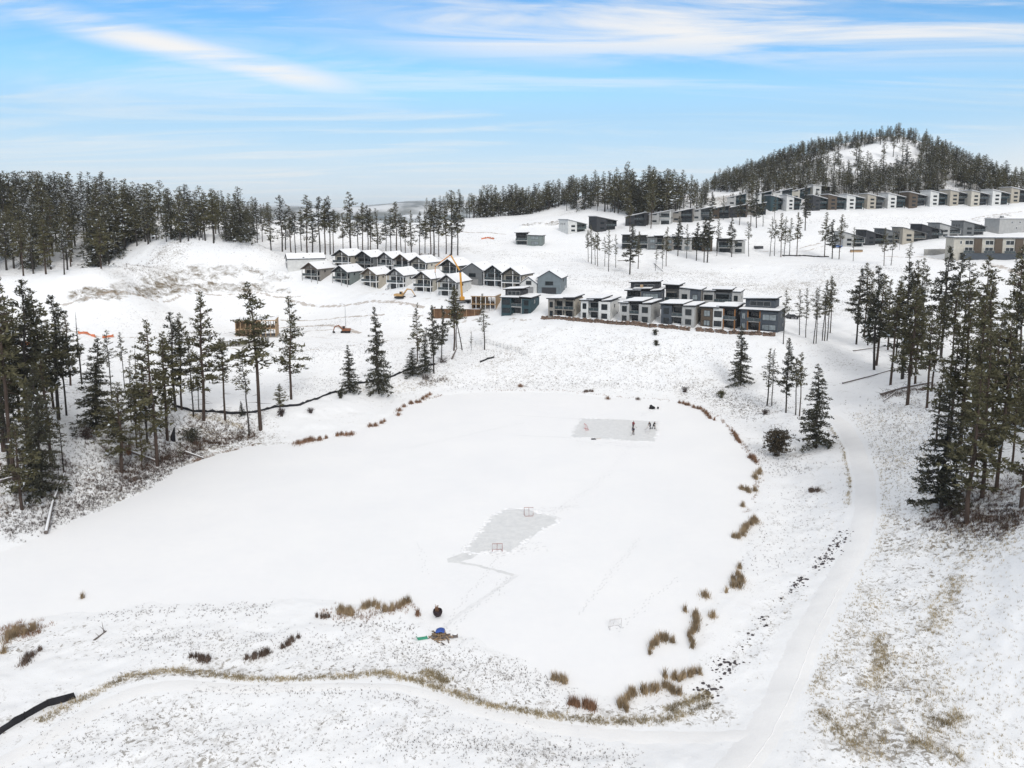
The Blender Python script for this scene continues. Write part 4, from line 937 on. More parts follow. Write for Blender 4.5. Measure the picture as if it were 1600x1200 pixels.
ribbon_fence('safety_fence', 'short orange safety fence right of the bare snag', 'safety fence', [(160, 528), (178, 526)], 1.1, ORANGE, 'orange safety fences', .5, 2.4)
ribbon_fence('safety_fence', 'pale orange safety fence on the slope beyond the pine stand', 'safety fence', [(752, 374), (762, 372), (772, 374)], 1.2, ORANGE, 'orange safety fences', .5, 2.4)
ribbon_fence('wire_fence', 'grey wire mesh fence on the far bank below the teal house', 'fence', [(735, 540), (760, 537), (790, 545), (812, 552), (822, 556)], 1.4, GALV, None, .05, 2.4, pm=GALV, mesh=True)
# ------------------------------------------------------------------ trees
def needle_clump(V, T, MI, c, d, r, size, n, frost):
    """a tuft of thin needle sprays around c, leaning along d"""
    for _ in range(n):
        u = Vector((r.gauss(0, 1), r.gauss(0, 1), r.gauss(0, .7))).normalized()
        u = (u + d * .7).normalized(); w = u.cross(Vector((r.gauss(0, 1), r.gauss(0, 1), r.gauss(0, 1)))).normalized()
        p = c + Vector((r.gauss(0, 1), r.gauss(0, 1), r.gauss(0, .6))) * size * .38
        s = size * r.uniform(.55, 1.1); b = len(V); t = s * r.uniform(.16, .30)
        V.extend([p - w * t, p + w * t, p + u * s]); T.append((b, b + 1, b + 2)); MI.append(1 if frost and r.random() < frost else 0)
def make_tree(kind, seed, dens=1.0, frost=0.0, size=1.0):
    """trunk and crown meshes of a 20 m conifer"""
    r = random.Random(seed); H = 20.0; V, T, MI = [], [], []; tk = MB()
    bend = [Vector((r.uniform(-.25, .25), r.uniform(-.25, .25), 0)) for _ in range(6)]
    def axis(z):
        f = z / H * 5; i = min(4, int(f)); return bend[i].lerp(bend[i + 1], f - i) * min(1, z / 4) + Vector((0, 0, z))
    base = {'pine': .25, 'tall': .21, 'fir': .27, 'thin': .17}[kind]
    tk.tube([axis(z) - (Vector((0, 0, 1.5)) if z == 0 else Vector()) for z in (0, 3, 6, 9, 12, 15, 18, 19.6)], [base * k for k in (1.2, .95, .88, .78, .62, .42, .2, .06)], 7)
    z0, z1 = {'pine': (r.uniform(3.6, 6.5), 19.9), 'tall': (r.uniform(7.5, 10), 19.9), 'fir': (1.3, 19.9), 'thin': (r.uniform(6, 10), 19.7)}[kind]
    nb = int({'pine': 70, 'tall': 56, 'fir': 112, 'thin': 46}[kind] * dens ** .5)
    Lm = {'pine': 3.6, 'tall': 3.3, 'fir': 4.5, 'thin': 2.5}[kind]
    lop = r.uniform(0, 6.28)
    gaps = [(r.uniform(z0, z1 - 3), r.uniform(0, 6.28)) for _ in range(3)]
    for k in range(nb):
        f = (k + r.random()) / nb; z = z0 + (z1 - z0) * (f ** (.9 if kind != 'fir' else .95)); a = r.uniform(0, 6.28)
        t = (z - z0) / (z1 - z0)
        if kind == 'fir': Ln = Lm * (1.02 - t) ** .85 * r.uniform(.65, 1.12) + .12; droop = -.25 + .55 * t
        else:
            pf = min(1, .5 + t * 2.2) * min(1, (1.02 - t) * 1.35) ** .95
            Ln = Lm * pf * r.uniform(.45, 1.15) * (1 + .18 * math.cos(a - lop)) + .12; droop = -.15 + .5 * t + r.uniform(-.15, .2)
            if any(abs(z - gz_) < 1.1 and math.cos(a - ga) > .2 for gz_, ga in gaps): Ln *= .35
        d = Vector((math.cos(a), math.sin(a), droop)).normalized(); p = axis(z)
        e = p + d * Ln + Vector((0, 0, -.08 * Ln * Ln * .3 if kind == 'fir' else .05 * Ln))
        tk.tube([p, p.lerp(e, .55) + Vector((0, 0, -.04)), e], [.05 + .02 * Ln, .045, .015], 3, cap=False)
        nc = max(1, int(Ln / (.50 if kind == 'fir' else .52) * size ** -1 + .4))
        for c in range(nc):
            g = (c + .7) / nc
            if kind != 'fir' and g < .33 and Ln > 1.4: continue
            q = p.lerp(e, g); side = Vector((-d.y, d.x, 0)) * r.uniform(-.36, .36) * Ln * g
            sz = ({'pine': .62, 'tall': .62, 'fir': .55, 'thin': .5}[kind]) * size * r.uniform(.8, 1.25) * (.65 + .5 * (1 - t))
            needle_clump(V, T, MI, q + side + Vector((0, 0, -.1 if kind == 'fir' else .1)), d * .8 + Vector((0, 0, -.25 if kind == 'fir' else .3)), r, sz, max(3, int({'fir': 14, 'pine': 12, 'tall': 12, 'thin': 11}[kind] * dens)), frost)
    if kind != 'fir':                                            # dead lower branches
        for k in range(16 if kind != 'thin' else 22):
            z = r.uniform(2.5, z0 + 1.5); a = r.uniform(0, 6.28); Ln = r.uniform(.4, 1.7); p = axis(z)
            tk.tube([p, p + Vector((math.cos(a) * Ln, math.sin(a) * Ln, r.uniform(-.5, .1)))], [.035, .012], 3, cap=False)
    V = np.array([tuple(v) for v in V], np.float32); T = np.array(T, np.int32)
    return tk, V, T, np.array(MI, np.int32)
LIB = {}
def lib(key, kind, seeds, bark, leaf, frost, dens=1.0, size=1.0):
    LIB[key] = []
    for s in seeds:
        tk, V, T, MI = make_tree(kind, s, dens, frost, size)
        LIB[key].append((tk.mesh('trunk', bark), fast_mesh('crown', V, T, [leaf, FROST], MI)))
lib('P', 'pine', (11, 12, 13, 14, 111, 112), BARKP, NEEDLE, .02, 1.1); lib('T', 'tall', (21, 22, 23, 24, 121, 122), BARKP, NEEDLE, .02)
lib('D', 'pine', (15, 16, 17), BARKD, NEEDLED, .03, 1.25); lib('F', 'fir', (31, 32, 33, 34), BARKD, NEEDLED, .03, 1.1); lib('S', 'thin', (41, 42, 43, 44, 45, 46), BARKD, NEEDLE, .04)
lib('Y', 'pine', (18, 19), BARKP, NEEDLEY, .0, 1.1)
lib('B', 'tall', (25, 26, 27), BARKD, NEEDLED, .12, .8, 1.2); lib('C', 'pine', (28, 29, 30, 35), BARKD, NEEDLE, .10, .7, 1.3); lib('W', 'pine', (36, 37, 38), BARKD, NEEDLED, .42, .7, 1.3); lib('E', 'fir', (39, 40), BARKD, NEEDLED, .22, .5, 1.5)
def snag_lib():
    o = []
    for s in (51, 52):
        r = random.Random(s); t = MB(); t.tube([(0, 0, -1), (.1, 0, 8), (.15, .1, 15), (.1, .1, 20)], [.22, .17, .09, .02], 6); c = MB()
        for k in range(46):
            z = r.uniform(4, 19); a = r.uniform(0, 6.28); l = r.uniform(.4, 1.9) * (1.1 - z / 22); b = Vector((.1, .05, z)); e = b + Vector((math.cos(a) * l, math.sin(a) * l, l * r.uniform(-.2, .5)))
            c.tube([b, e], [.04, .012], 3, cap=False)
            for q in range(3): c.tube([b.lerp(e, .5 + q * .2), b.lerp(e, .5 + q * .2) + Vector((r.uniform(-.4, .4), r.uniform(-.4, .4), r.uniform(0, .4)))], [.018, .008], 3, cap=False)
        o.append((t.mesh('trunk', BARKD), c.mesh('bare_branches', TWIG)))
    LIB['X'] = o
snag_lib()
KIND = {'P': 'pine_tree', 'T': 'pine_tree', 'D': 'pine_tree', 'F': 'fir_tree', 'S': 'pine_tree', 'Y': 'pine_tree', 'B': 'pine_tree', 'C': 'pine_tree', 'W': 'pine_tree', 'E': 'fir_tree', 'X': 'dead_tree'}
LOOK = {'P': 'bushy green pine', 'T': 'tall bare-trunked pine', 'D': 'dark dense pine', 'F': 'conical dark fir', 'S': 'thin sparse pine', 'Y': 'olive green pine', 'B': 'tall dark pine', 'C': 'green pine', 'W': 'snow dusted pine', 'E': 'snowy fir', 'X': 'bare dead snag'}
NTREE = 0
def tree(key, p, h, label, group, wide=1.0, lean=None, r=rng):
    global NTREE; NTREE += 1
    tr, cr = r.choice(LIB[key])
    o = put(KIND[key], None, None, label=label, category='tree', group=group)
    s = h / 20; w = s * wide * r.uniform(.9, 1.12)
    o.location = p; o.scale = (w, w, s); lx = lean if lean is not None else r.uniform(-1.6, 1.6)
    o.rotation_euler = (R(r.uniform(-1.5, 1.5)), R(lx), r.uniform(0, 6.28)); o.rotation_mode = 'ZXY' if False else 'XYZ'
    put('trunk', tr, o); put(cr.name.split('.')[0], cr, o)
    return o
def hgt_px(p, top): return max(2.0, CAMH + p.y * ray(800, top)[1] - p.z)
def stand(where, group, L_):
    """named stand of trees: (px of the foot, py of the foot, py of the top, kind[, width])"""
    L_ = sorted(L_, key=lambda t: t[0]); cnt = {}
    tot = {}
    for t in L_: tot[t[3]] = tot.get(t[3], 0) + 1
    for t in L_:
        k = t[3]; cnt[k] = cnt.get(k, 0) + 1; p = ground(t[0], t[1]); h = hgt_px(p, t[2])
        lab = f'{LOOK[k]} {where}' if tot[k] == 1 else f'{LOOK[k]}, {ORD[cnt[k] - 1]} such from left, {where}'
        tree(k, p, h, lab, group, t[4] if len(t) > 4 else 1.0, t[5] if len(t) > 5 else None)
stand('on the left bank edge', 'trees at the left edge of the pond', [(24,748,428,'T'),(6,705,450,'P'),(45,705,438,'D'),(75,690,452,'T'),(92,655,462,'D'),(110,602,488,'P'),(35,798,662,'P',1.5),(66,778,565,'F',.8),(50,748,600,'Y'),(150,672,528,'F',1.25,4),(128,600,487,'X'),(0,640,440,'T'),(18,600,480,'Y'),(84,640,500,'Y'),(8,625,470,'S'),(100,735,640,'S'),(14,735,560,'D'),(80,720,560,'P'),(30,660,500,'Y'),(62,640,470,'P'),(104,650,480,'S')])
stand('behind the left bank shrubs', 'trees on the left bank', [(175,628,515,'S'),(195,607,518,'S'),(190,738,598,'P',1.35),(246,728,502,'P'),(230,692,575,'D'),(275,642,488,'D'),(284,640,490,'T'),(318,656,456,'P',.9),(311,642,555,'S'),(352,656,528,'T',1.1),(389,682,545,'S',1.1),(284,730,690,'S'),(378,650,626,'F',1.2),(214,700,600,'Y'),(262,690,520,'Y'),(302,650,520,'S'),(205,660,560,'S'),(222,735,650,'Y'),(213,600,535,'X')])
stand('above the left silt fence', 'pines and firs along the far left shore', [(407,672,443,'T',1.1),(455,624,464,'P',.85),(438,646,600,'Y',1.5),(547,614,538,'F',1.05),(592,616,478,'F',.75),(645,587,543,'F',1.7),(652,565,474,'P',.85),(664,583,520,'F',.9),(678,584,478,'D',.95),(690,562,478,'D',.8),(709,548,447,'T',1.1),(713,543,452,'T'),(722,547,455,'S',1.1,12),(757,547,458,'S',1.3),(737,547,517,'S')])
stand('on the far right shore of the pond', 'trees on the far right shore', [(1157,602,508,'F',1.0),(1198,634,543,'S',1.2),(1206,634,545,'S'),(1228,645,528,'D',.85),(1243,648,558,'S',1.1),(1249,650,552,'T'),(1275,699,568,'F',1.1),(1224,537,453,'S')])
stand('in the grove beside the slate blue house', 'small grove of thin pines', [(1249,524,452,'S'),(1259,527,450,'S'),(1271,537,449,'S'),(1275,537,447,'S'),(1285,532,440,'S'),(1288,532,437,'S'),(1292,532,434,'S'),(1297,520,432,'T',.8)])
stand('on the right hand slope', 'pines on the right hand slope', [(1338,539,420,'D'),(1350,527,412,'T'),(1366,578,417,'D',.85),(1369,572,430,'P'),(1387,547,438,'P'),(1391,602,440,'T'),(1410,592,409,'D'),(1418,632,450,'P'),(1423,588,407,'P'),(1436,512,402,'S'),(1440,560,415,'S'),(1448,637,480,'T'),(1456,612,468,'T'),(1470,560,386,'D'),(1492,520,396,'D'),(1503,562,400,'S'),(1508,602,438,'T'),(1528,592,400,'T'),(1534,605,442,'T'),(1541,622,440,'P'),(1356,540,425,'S'),(1400,560,430,'S'),(1430,600,470,'P'),(1484,590,450,'T'),(1556,600,475,'S')])
stand('near the path at the right edge', 'big pines at the right edge', [(1511,817,575,'P',1.1),(1471,795,600,'F',1.15),(1534,777,520,'P'),(1557,762,498,'T'),(1596,792,585,'P'),(1482,705,505,'T'),(1500,695,480,'P'),(1522,705,470,'T'),(1546,695,515,'P'),(1580,600,384,'T',.9),(1590,585,418,'T'),(1576,650,470,'D'),(1597,665,500,'F',.8),(1564,565,478,'D'),(1492,775,655,'S'),(1462,700,560,'T'),(1518,740,575,'Y'),(1580,735,560,'T')])
stand('in front of the townhouses', 'slender pines in front of the townhouses', [(919,410,360,'T'),(924,412,352,'S'),(930,414,364,'S'),(934,416,362,'T'),(945,416,370,'S'),(951,424,358,'S'),(962,418,366,'S'),(984,429,350,'D',1.2),(997,420,362,'T'),(1024,423,382,'S',1.1,-7),(1035,420,372,'S'),(1041,416,355,'T'),(1059,400,338,'D'),(1073,404,350,'S'),(1088,407,348,'D'),(1100,410,340,'D'),(1105,410,330,'D'),(1120,400,340,'S'),(1143,402,340,'D'),(1170,401,345,'S',1.1,-8)])
stand('on the snow above the townhouses', 'thin pines on the upper right slope', [(1203,400,338,'S'),(1210,400,343,'S'),(1220,402,333,'T'),(1225,401,338,'S'),(1233,400,340,'S'),(1245,400,332,'T'),(1288,402,332,'T'),(1300,404,343,'D'),(1311,405,335,'T'),(1333,408,354,'S'),(1381,415,356,'T'),(1392,415,362,'S'),(1420,427,376,'S',1.2),(1258,360,290,'D'),(1594,470,402,'S'),(1582,475,398,'S')])
stand('between the houses of the middle slope', 'pines among the hillside houses', [(984,362,304,'T'),(1017,357,288,'T'),(1012,352,300,'S'),(1040,350,300,'S'),(1155,352,302,'D'),(1173,354,292,'T'),(1182,356,296,'D'),(1192,354,300,'S'),(1112,344,300,'D'),(1130,344,305,'S'),(1330,312,285,'D'),(1348,312,282,'D'),(1210,345,305,'S')])
bk = [(402,380,310),(410,378,330),(424,392,322),(441,393,306),(455,394,322),(462,396,332),(480,396,305),(488,396,318),(500,397,308),(508,398,312),(516,398,308),(521,398,328),(549,399,300),(560,399,332),(567,398,317),(575,399,322),(580,399,326),(590,396,326),(611,398,331),(620,398,316),(627,398,334),(633,398,340),(643,398,330),(656,399,332),(673,401,322),(678,401,310),(686,401,330),(705,398,298),(715,399,316),(536,396,334),(603,392,338),(664,396,335),(446,390,330),(471,392,332),(697,397,322)]
stand('in the open stand behind the gabled houses', 'open pine stand behind the gabled houses', [(a, b, c, 'BTCBT'[i % 5], 1.15) for i, (a, b, c) in enumerate(bk)])
NEAR = NTREE
# the dense forest on the left hill: nothing tells its trees apart
def scatter(poly, n, seed, mind):
    r = random.Random(seed); P = []; tries = 0
    xs = [p[0] for p in poly]; ys = [p[1] for p in poly]
    while len(P) < n and tries < n * 60:
        tries += 1; a, b = r.uniform(min(xs), max(xs)), r.uniform(min(ys), max(ys))
        if not bool(inside(np.array([a]), np.array([b]), poly)[0]): continue
        q = ground(a, b)
        if any((q.x - w[2].x) ** 2 + (q.y - w[2].y) ** 2 < mind ** 2 for w in P): continue
        P.append((a, b, q))
    return P
LEFT = [(-60,436),(40,433),(100,432),(150,430),(175,408),(205,392),(240,380),(330,377),(400,378),(412,360),(330,347),(200,346),(60,350),(-60,352)]
quota = max(60, 296 - NEAR)
for i, (a, b, q) in enumerate(sorted(scatter(LEFT, quota, 5, 4.2), key=lambda t: t[2].y)):
    r = random.Random(900 + i); far = (440 - b) / 90
    k = r.choice('CYCBYTTC') if b > 378 else r.choice('CBWWCTE')
    lim = np.interp(a, [0, 60, 110, 160, 240, 320, 400], [252, 248, 258, 266, 285, 292, 312])
    h = hgt_px(q, lim + r.uniform(-4, 50)) if b < 375 else hgt_px(q, b - r.uniform(62, 98))
    tree(k, q, min(max(h, 13), 27), 'conifer standing inside the dense forest on the left hill', 'dense forest on the left hill', 1.25, None, r)
# far woods on the ridge and the round hill, plus the fill behind the left forest: one mass
def mass(name, label, spots, protos, seed):
    r = random.Random(seed); Vs, Ts, Ms, off = [], [], [], 0
    for q, h in spots:
        V, T, MI = r.choice(protos); a = r.uniform(0, 6.28); s = h / 20; w = s * r.uniform(1.1, 1.7)
        c, d = math.cos(a) * w, math.sin(a) * w
        X = np.stack([V[:, 0] * c - V[:, 1] * d + q[0], V[:, 0] * d + V[:, 1] * c + q[1], V[:, 2] * s + q[2]], 1)
        Vs.append(X); Ts.append(T + off); Ms.append(MI); off += len(V)
    return put(name, fast_mesh(name, np.concatenate(Vs), np.concatenate(Ts), [NEEDLED, FROST, BARKD, NEEDLE], np.concatenate(Ms)), None, label=label, category='forest', kind='stuff')
def lod(kind, seed, frost, leaf):
    tk, V, T, MI = make_tree(kind, seed, .5, frost, 1.65)
    tv = np.array(tk.v[:56], np.float32); tf = [f for f in tk.f if max(f) < 56 and len(f) == 4]
    tt = np.array([(f[0], f[1], f[2]) for f in tf] + [(f[0], f[2], f[3]) for f in tf], np.int32)
    MI = np.where(MI == 0, leaf, 1)
    return np.concatenate([V, tv]), np.concatenate([T, tt + len(V)]), np.concatenate([MI, np.full(len(tt), 2)])
LODS = [lod('pine', 61, .04, 3), lod('tall', 62, .03, 3), lod('pine', 63, .22, 3), lod('fir', 64, .05, 0), lod('pine', 65, .10, 3), lod('fir', 66, .03, 0), lod('pine', 67, .02, 3)]
def tops(P, lim, jit, h0, h1, seed):
    r = random.Random(seed); o = []
    for a, b, q in P:
        h = hgt_px(q, np.interp(a, *lim) + r.uniform(0, jit)); o.append((q, min(max(h, h0), h1)))
    return o
RL = ([660, 700, 760, 840, 900, 940, 970, 1010, 1060, 1110], [303, 294, 288, 286, 272, 262, 250, 256, 262, 286])
spots = tops(scatter([(664,343),(740,341),(830,335),(880,322),(900,312),(900,302),(830,322),(664,332)], 130, 8, 2.6), RL, 26, 11, 24, 1)
spots += tops(scatter([(880,330),(920,328),(985,338),(1100,336),(1110,300),(1060,304),(1000,303),(930,298),(890,310)], 150, 9, 2.8), RL, 40, 12, 26, 2)
HL = ([1090, 1110, 1200, 1260, 1320, 1400, 1450, 1500, 1540, 1620], [285, 270, 236, 215, 205, 192, 208, 225, 242, 262])
hill = scatter([(1100,303),(1130,285),(1200,258),(1260,236),(1330,222),(1400,214),(1440,214),(1420,222),(1330,232),(1260,248),(1200,272),(1150,300)], 290, 10, 2.5)
hill += scatter([(1440,214),(1500,246),(1560,280),(1610,292),(1610,310),(1560,312),(1500,300),(1470,270),(1440,240)], 170, 11, 3)
hill += scatter([(1140,312),(1200,285),(1290,284),(1420,276),(1480,300),(1440,312),(1330,310),(1200,314)], 150, 12, 3.2)
hill += scatter([(1210,275),(1290,258),(1420,240),(1480,280),(1300,288)], 26, 14, 6)
hill += scatter([(1170,286),(1215,268),(1275,250),(1300,262),(1250,290)], 36, 31, 4) + scatter([(1425,222),(1450,232),(1480,285),(1430,285),(1440,250)], 30, 32, 4)
r_ = random.Random(4)
spots += [(q, r_.uniform(2.5, 6.5)) for a, b, q in scatter([(1130,314),(1180,292),(1290,290),(1420,282),(1490,300),(1440,313),(1330,311),(1200,315)], 150, 22, 2.5) + scatter([(1420,240),(1460,250),(1480,290),(1300,288),(1290,275),(1400,265)], 50, 23, 4)]
spots += [(q, min(max(hgt_px(q, np.interp(a, *HL) + r_.uniform(0, 12)), 9), 15 if b > 240 else 18) * r_.uniform(.75, 1.1)) for a, b, q in hill]
spots += tops(scatter([(-60,352),(60,349),(200,345),(330,345),(420,352),(420,346),(330,341),(200,341),(0,343)], 125, 13, 3), ([0, 60, 110, 160, 240, 320, 420], [246, 242, 252, 260, 279, 290, 312]), 42, 12, 27, 3)
for a, b, q in scatter(LEFT, 18, 77, 5) + scatter([(150,428),(190,396),(240,381),(400,379),(408,362),(200,364),(150,395)], 62, 78, 2.6):
    hh = hgt_px(q, np.interp(a, [0, 60, 110, 160, 240, 320, 400], [256, 254, 262, 270, 290, 296, 316]) + rng.uniform(-6, 60)) if b < 378 else hgt_px(q, b - rng.uniform(62, 95)); spots.append((q, min(max(hh, 12), 26)))
spots += tops(scatter([(420,362),(500,350),(600,350),(640,356),(600,360),(500,362)], 14, 15, 6), ([420, 640], [322, 338]), 16, 8, 16, 4)
mass('far_forest', 'dark conifer forest covering the far ridge and the round hill', spots, LODS, 3)

# ------------------------------------------------------------------ shrubs, reeds, grass, stones
def blades(n, rx, ry, h0, h1, r, w=.03, lean=.35, V=None, T=None, c=(0, 0, 0), zf=None):
    for _ in range(n):
        a = r.uniform(0, 6.28); d = min(1.6, abs(r.gauss(0, .62))); x, y = c[0] + rx * d * math.cos(a), c[1] + ry * d * math.sin(a)
        h = r.uniform(h0, h1) * (1.1 - .42 * d); b = len(V); t = r.uniform(0, 6.28); lx, ly = r.gauss(0, lean) * h, r.gauss(0, lean) * h
        z = c[2] if zf is None else zf(x, y); ww = w * r.uniform(.6, 1.4)
        V += [(x - math.cos(t) * ww, y - math.sin(t) * ww, z - .05), (x + math.cos(t) * ww, y + math.sin(t) * ww, z - .05), (x + lx, y + ly, z + h)]; T.append((b, b + 1, b + 2))
def reed_clump(px, py, wpx, hpx, label, material, seed, h=1.25, shape=None):
    r = random.Random(seed); p = ground(px, py); m = p.y / F; rx = wpx * m / 2; ry = max(.5, hpx * m / 2 / max(.12, -ray(px, py)[1]))
    V, T = [], []; pts = shape or [(px, py)]
    if shape:
        full = []
        for (a, b, w), (c, d, e) in zip(shape, shape[1:] + shape[-1:]):
            n = 3 if abs(a - c) + abs(b - d) < 45 and (a, b) != (c, d) else 1
            for i in range(n): f = i / n; full.append((a + (c - a) * f + r.uniform(-.22, .22) * w, b + (d - b) * f + r.uniform(-.1, .1) * w, (w + (e - w) * f) * r.uniform(.5, .9)))
        for a, b, w in full:
            q = ground(a, b); k = w * q.y / F / 2; blades(int(60 + 200 * k), k, k * 1.4, h * .4, h * 1.2, r, .03, .2, V, T, (q.x - p.x, q.y - p.y, max(0, q.z) - p.z))
    else: blades(int(120 + 130 * rx * ry), rx, ry, h * .55, h * 1.15, r, .035, .2, V, T)
    me = fast_mesh('reed_clump', V, T, [material])
    o = put('reed_clump', me, None, label=label, category='reeds', group='reed clumps around the pond edge'); o.location = p
    return o
REEDS = [('curved russet reed bed nearest the path bend on the right shore', [(1060,1085,22),(1040,1075,20),(1010,1080,22),(985,1086,20),(968,1100,16),(978,1112,10)], REED),
 ('dense russet reed clump on the near shore above the straw strip', [(892,1100,14),(910,1103,18),(930,1107,18)], REEDR),
 ('small reed tuft pair on the near ice left of the russet clump', [(862,1062,10),(885,1065,20)], REED),
 ('thin looping reed strip above the nearest right shore reed bed', [(1043,1056,18),(1060,1064,8),(1075,1056,14),(1092,1052,10)], REED),
 ('hooked reed clump below the empty white goal on the right', [(1020,1012,14),(1030,1000,22),(1048,1002,16),(1014,1022,10)], REED),
 ('tall vertical reed clump beside the small round one on the right shore', [(1090,962,16),(1086,978,18),(1078,996,12),(1082,1012,10),(1112,966,18)], REED),
 ('small round reed clump left of the tall vertical one', [(1071,955,14)], REED),
 ('isolated oval reed clump between two larger ones on the right shore', [(1100,933,24)], REED),
 ('large reed clump with dark foot midway up the right shore', [(1160,905,26),(1146,918,20),(1155,888,12),(1135,926,8)], REED),
 ('leaning crescent reed clump on the right shore, level with the grey rink', [(1182,815,22),(1165,822,18),(1160,838,18),(1148,840,8)], REED),
 ('small pale reed tuft above the crescent clump', [(1160,792,16)], REED),
 ('pair of reed tufts below the dark shore mound', [(1176,768,22),(1160,765,12)], REED),
 ('slanted reed clump on the upper right shore', [(1180,748,16),(1186,737,14)], REED),
 ('twin round reed mounds on the upper right shore', [(1172,714,16),(1181,722,10)], REEDR),
 ('narrow reed strip at the bend of the upper right shore', [(1145,675,7),(1152,685,10),(1156,692,9)], REEDR),
 ('red brown reed fringe beside the far players', [(1062,630,10),(1078,634,12),(1095,640,10),(1105,648,12),(1115,657,8)], REEDR),
 ('single reddish reed tuft on the far shore, left of the players', [(953,622,16)], REEDR),
 ('grey brown reed tuft on the far shore above the far rink', [(915,612,12),(926,612,6)], BRUSH),
 ('small reed tuft at the far shore below the lone teal house', [(812,605,14)], REEDR),
 ('broad russet reed patch on the left shore under the silt fence', [(470,691,26),(490,688,18),(508,685,8)], REEDR),
 ('short russet reed patch right of the broad one on the left shore', [(528,680,14),(548,679,18)], REEDR),
 ('thin russet reed row on the far left shore', [(580,667,14),(600,659,8)], REEDR),
 ('russet reed row where the far left shore bends', [(620,648,14),(640,631,12),(654,628,10),(670,616,10)], REEDR),
 ('tall feathery reed clump on the near shore, left of the dark fire pot', [(530,955,22),(545,958,20),(552,962,12)], REED),
 ('long feathery reed row on the near shore beside the fire pot', [(568,950,14),(585,946,12),(605,956,14),(622,948,14),(640,942,12)], REED),
 ('small brown reed tuft left of the tall feathery clump', [(495,965,10),(512,966,8)], BRUSH),
 ('faint pink brown reed tuft just left of the fire pot', [(655,962,12)], REEDR),
 ('brown low brush clump in the snow of the near left shore', [(310,1030,18),(328,1032,20),(298,1028,10)], BRUSH),
 ('brown brush clump on the near shore below the feathery reeds', [(455,1000,14),(442,1012,10),(468,998,10)], BRUSH),
 ('pale reed patch at the left edge of the near shore', [(10,1000,26),(30,990,26),(55,985,14),(8,1020,18)], REED),
 ('brown reed mound near the left edge of the near shore', [(35,1035,26),(60,1018,16)], BRUSH),
 ('grass tuft standing alone on the left ice', [(127,935,10)], REED), ('low brush spread right of the near left shore mound', [(400,1025,14),(420,1022,18),(385,1030,12)], BRUSH),
 ('brown bush on the snow between the reeds and the path', [(1278,768,20),(1265,766,10)], BRUSH), ('brown shore tuft on the far shore below the boulder wall', [(995,624,10)], BRUSH)]
for i, (lab, sh, mt) in enumerate(REEDS): reed_clump(sh[0][0], sh[0][1], 0, 0, lab, mt, 300 + i, .7 if mt is BRUSH else 1.05 if sh[0][1] > 700 else .95, sh)
def shrub(px, py, h, w, label, mt, seed, leafy=0):
    r = random.Random(seed); p = ground(px, py); m = MB()
    for k in range(60):
        a = r.uniform(0, 6.28); l = h * r.uniform(.5, 1.05); s = r.uniform(.1, .6) * w; b = Vector((r.uniform(-.2, .2) * w, r.uniform(-.2, .2) * w, -.1)); e = Vector((math.cos(a) * s, math.sin(a) * s, l)); md = b.lerp(e, .5) + Vector((r.uniform(-.1, .1), r.uniform(-.1, .1), .05))
        m.tube([b, md, e], [.03, .02, .006], 3, cap=False)
        for q in range(5): c = md.lerp(e, r.random()); m.tube([c, c + Vector((r.gauss(0, .25), r.gauss(0, .25), r.uniform(.05, .4)))], [.014, .005], 3, cap=False)
    root = thing('shrub', label, 'shrub', p, 0, 'bare shrubs'); m.obj('branches', mt, root)
    if leafy:
        V, T, MI = [], [], []
        for k in range(leafy): needle_clump(V, T, MI, Vector((r.gauss(0, .28) * w, r.gauss(0, .28) * w, h * r.uniform(.15, .8))), Vector((0, 0, .6)), r, .45, 12, .02)
        put('foliage', fast_mesh('foliage', [tuple(v) for v in V], T, [mt, FROST], MI), root)
shrub(1214, 712, 6.2, 3.6, 'big brown juniper bush left of the conical fir by the path', mat('brown needles', (.055, .043, .028), .9, .4), 1, 420)
shrub(298, 690, 3.2, 3.4, 'green juniper bush on the left bank rocks', NEEDLED, 2, 60); shrub(135, 690, 3, 2.2, 'brown bare bush beneath the leaning fir on the left bank', TWIG, 3, 20)
shrub(1127, 622, 2.2, 1.4, 'tiny brown conifer bush on the far right shore', NEEDLE, 4, 25); shrub(692, 566, 2.0, 5, 'low brown thicket at the foot of the dark firs', TWIG, 5, 0); shrub(665, 592, 1.6, 5, 'low grey thicket in front of the dark firs', TWIG, 6, 0)
shrub(1195, 648, 1.5, 2.2, 'grey brown bush below the thin pines on the far right shore', TWIG, 7, 0); shrub(1070, 612, 1.4, 2.4, 'bare grey bush on the far shore right of the reddish reed tuft', TWIG, 8); shrub(440, 650, 1.8, 1.6, 'dark bush in front of the left silt fence', TWIG, 9, 12); shrub(485, 645, 1.2, 1.8, 'bare bush in the snow right of the dark bush', TWIG, 10)
shrub(1024, 524, 2.0, 1.2, 'tiny young fir on the slope under the boulder wall', NEEDLED, 11, 20); shrub(1025, 540, 1.8, 1.1, 'smaller young fir lower on the slope under the boulder wall', NEEDLED, 12, 16); shrub(532, 622, 2.2, 1.8, 'dark green bush left of the fir on the far left shore', NEEDLED, 13, 26); shrub(200, 710, 2.5, 2.5, 'rust brown bush behind the fallen log on the left bank', REEDR, 14, 0)

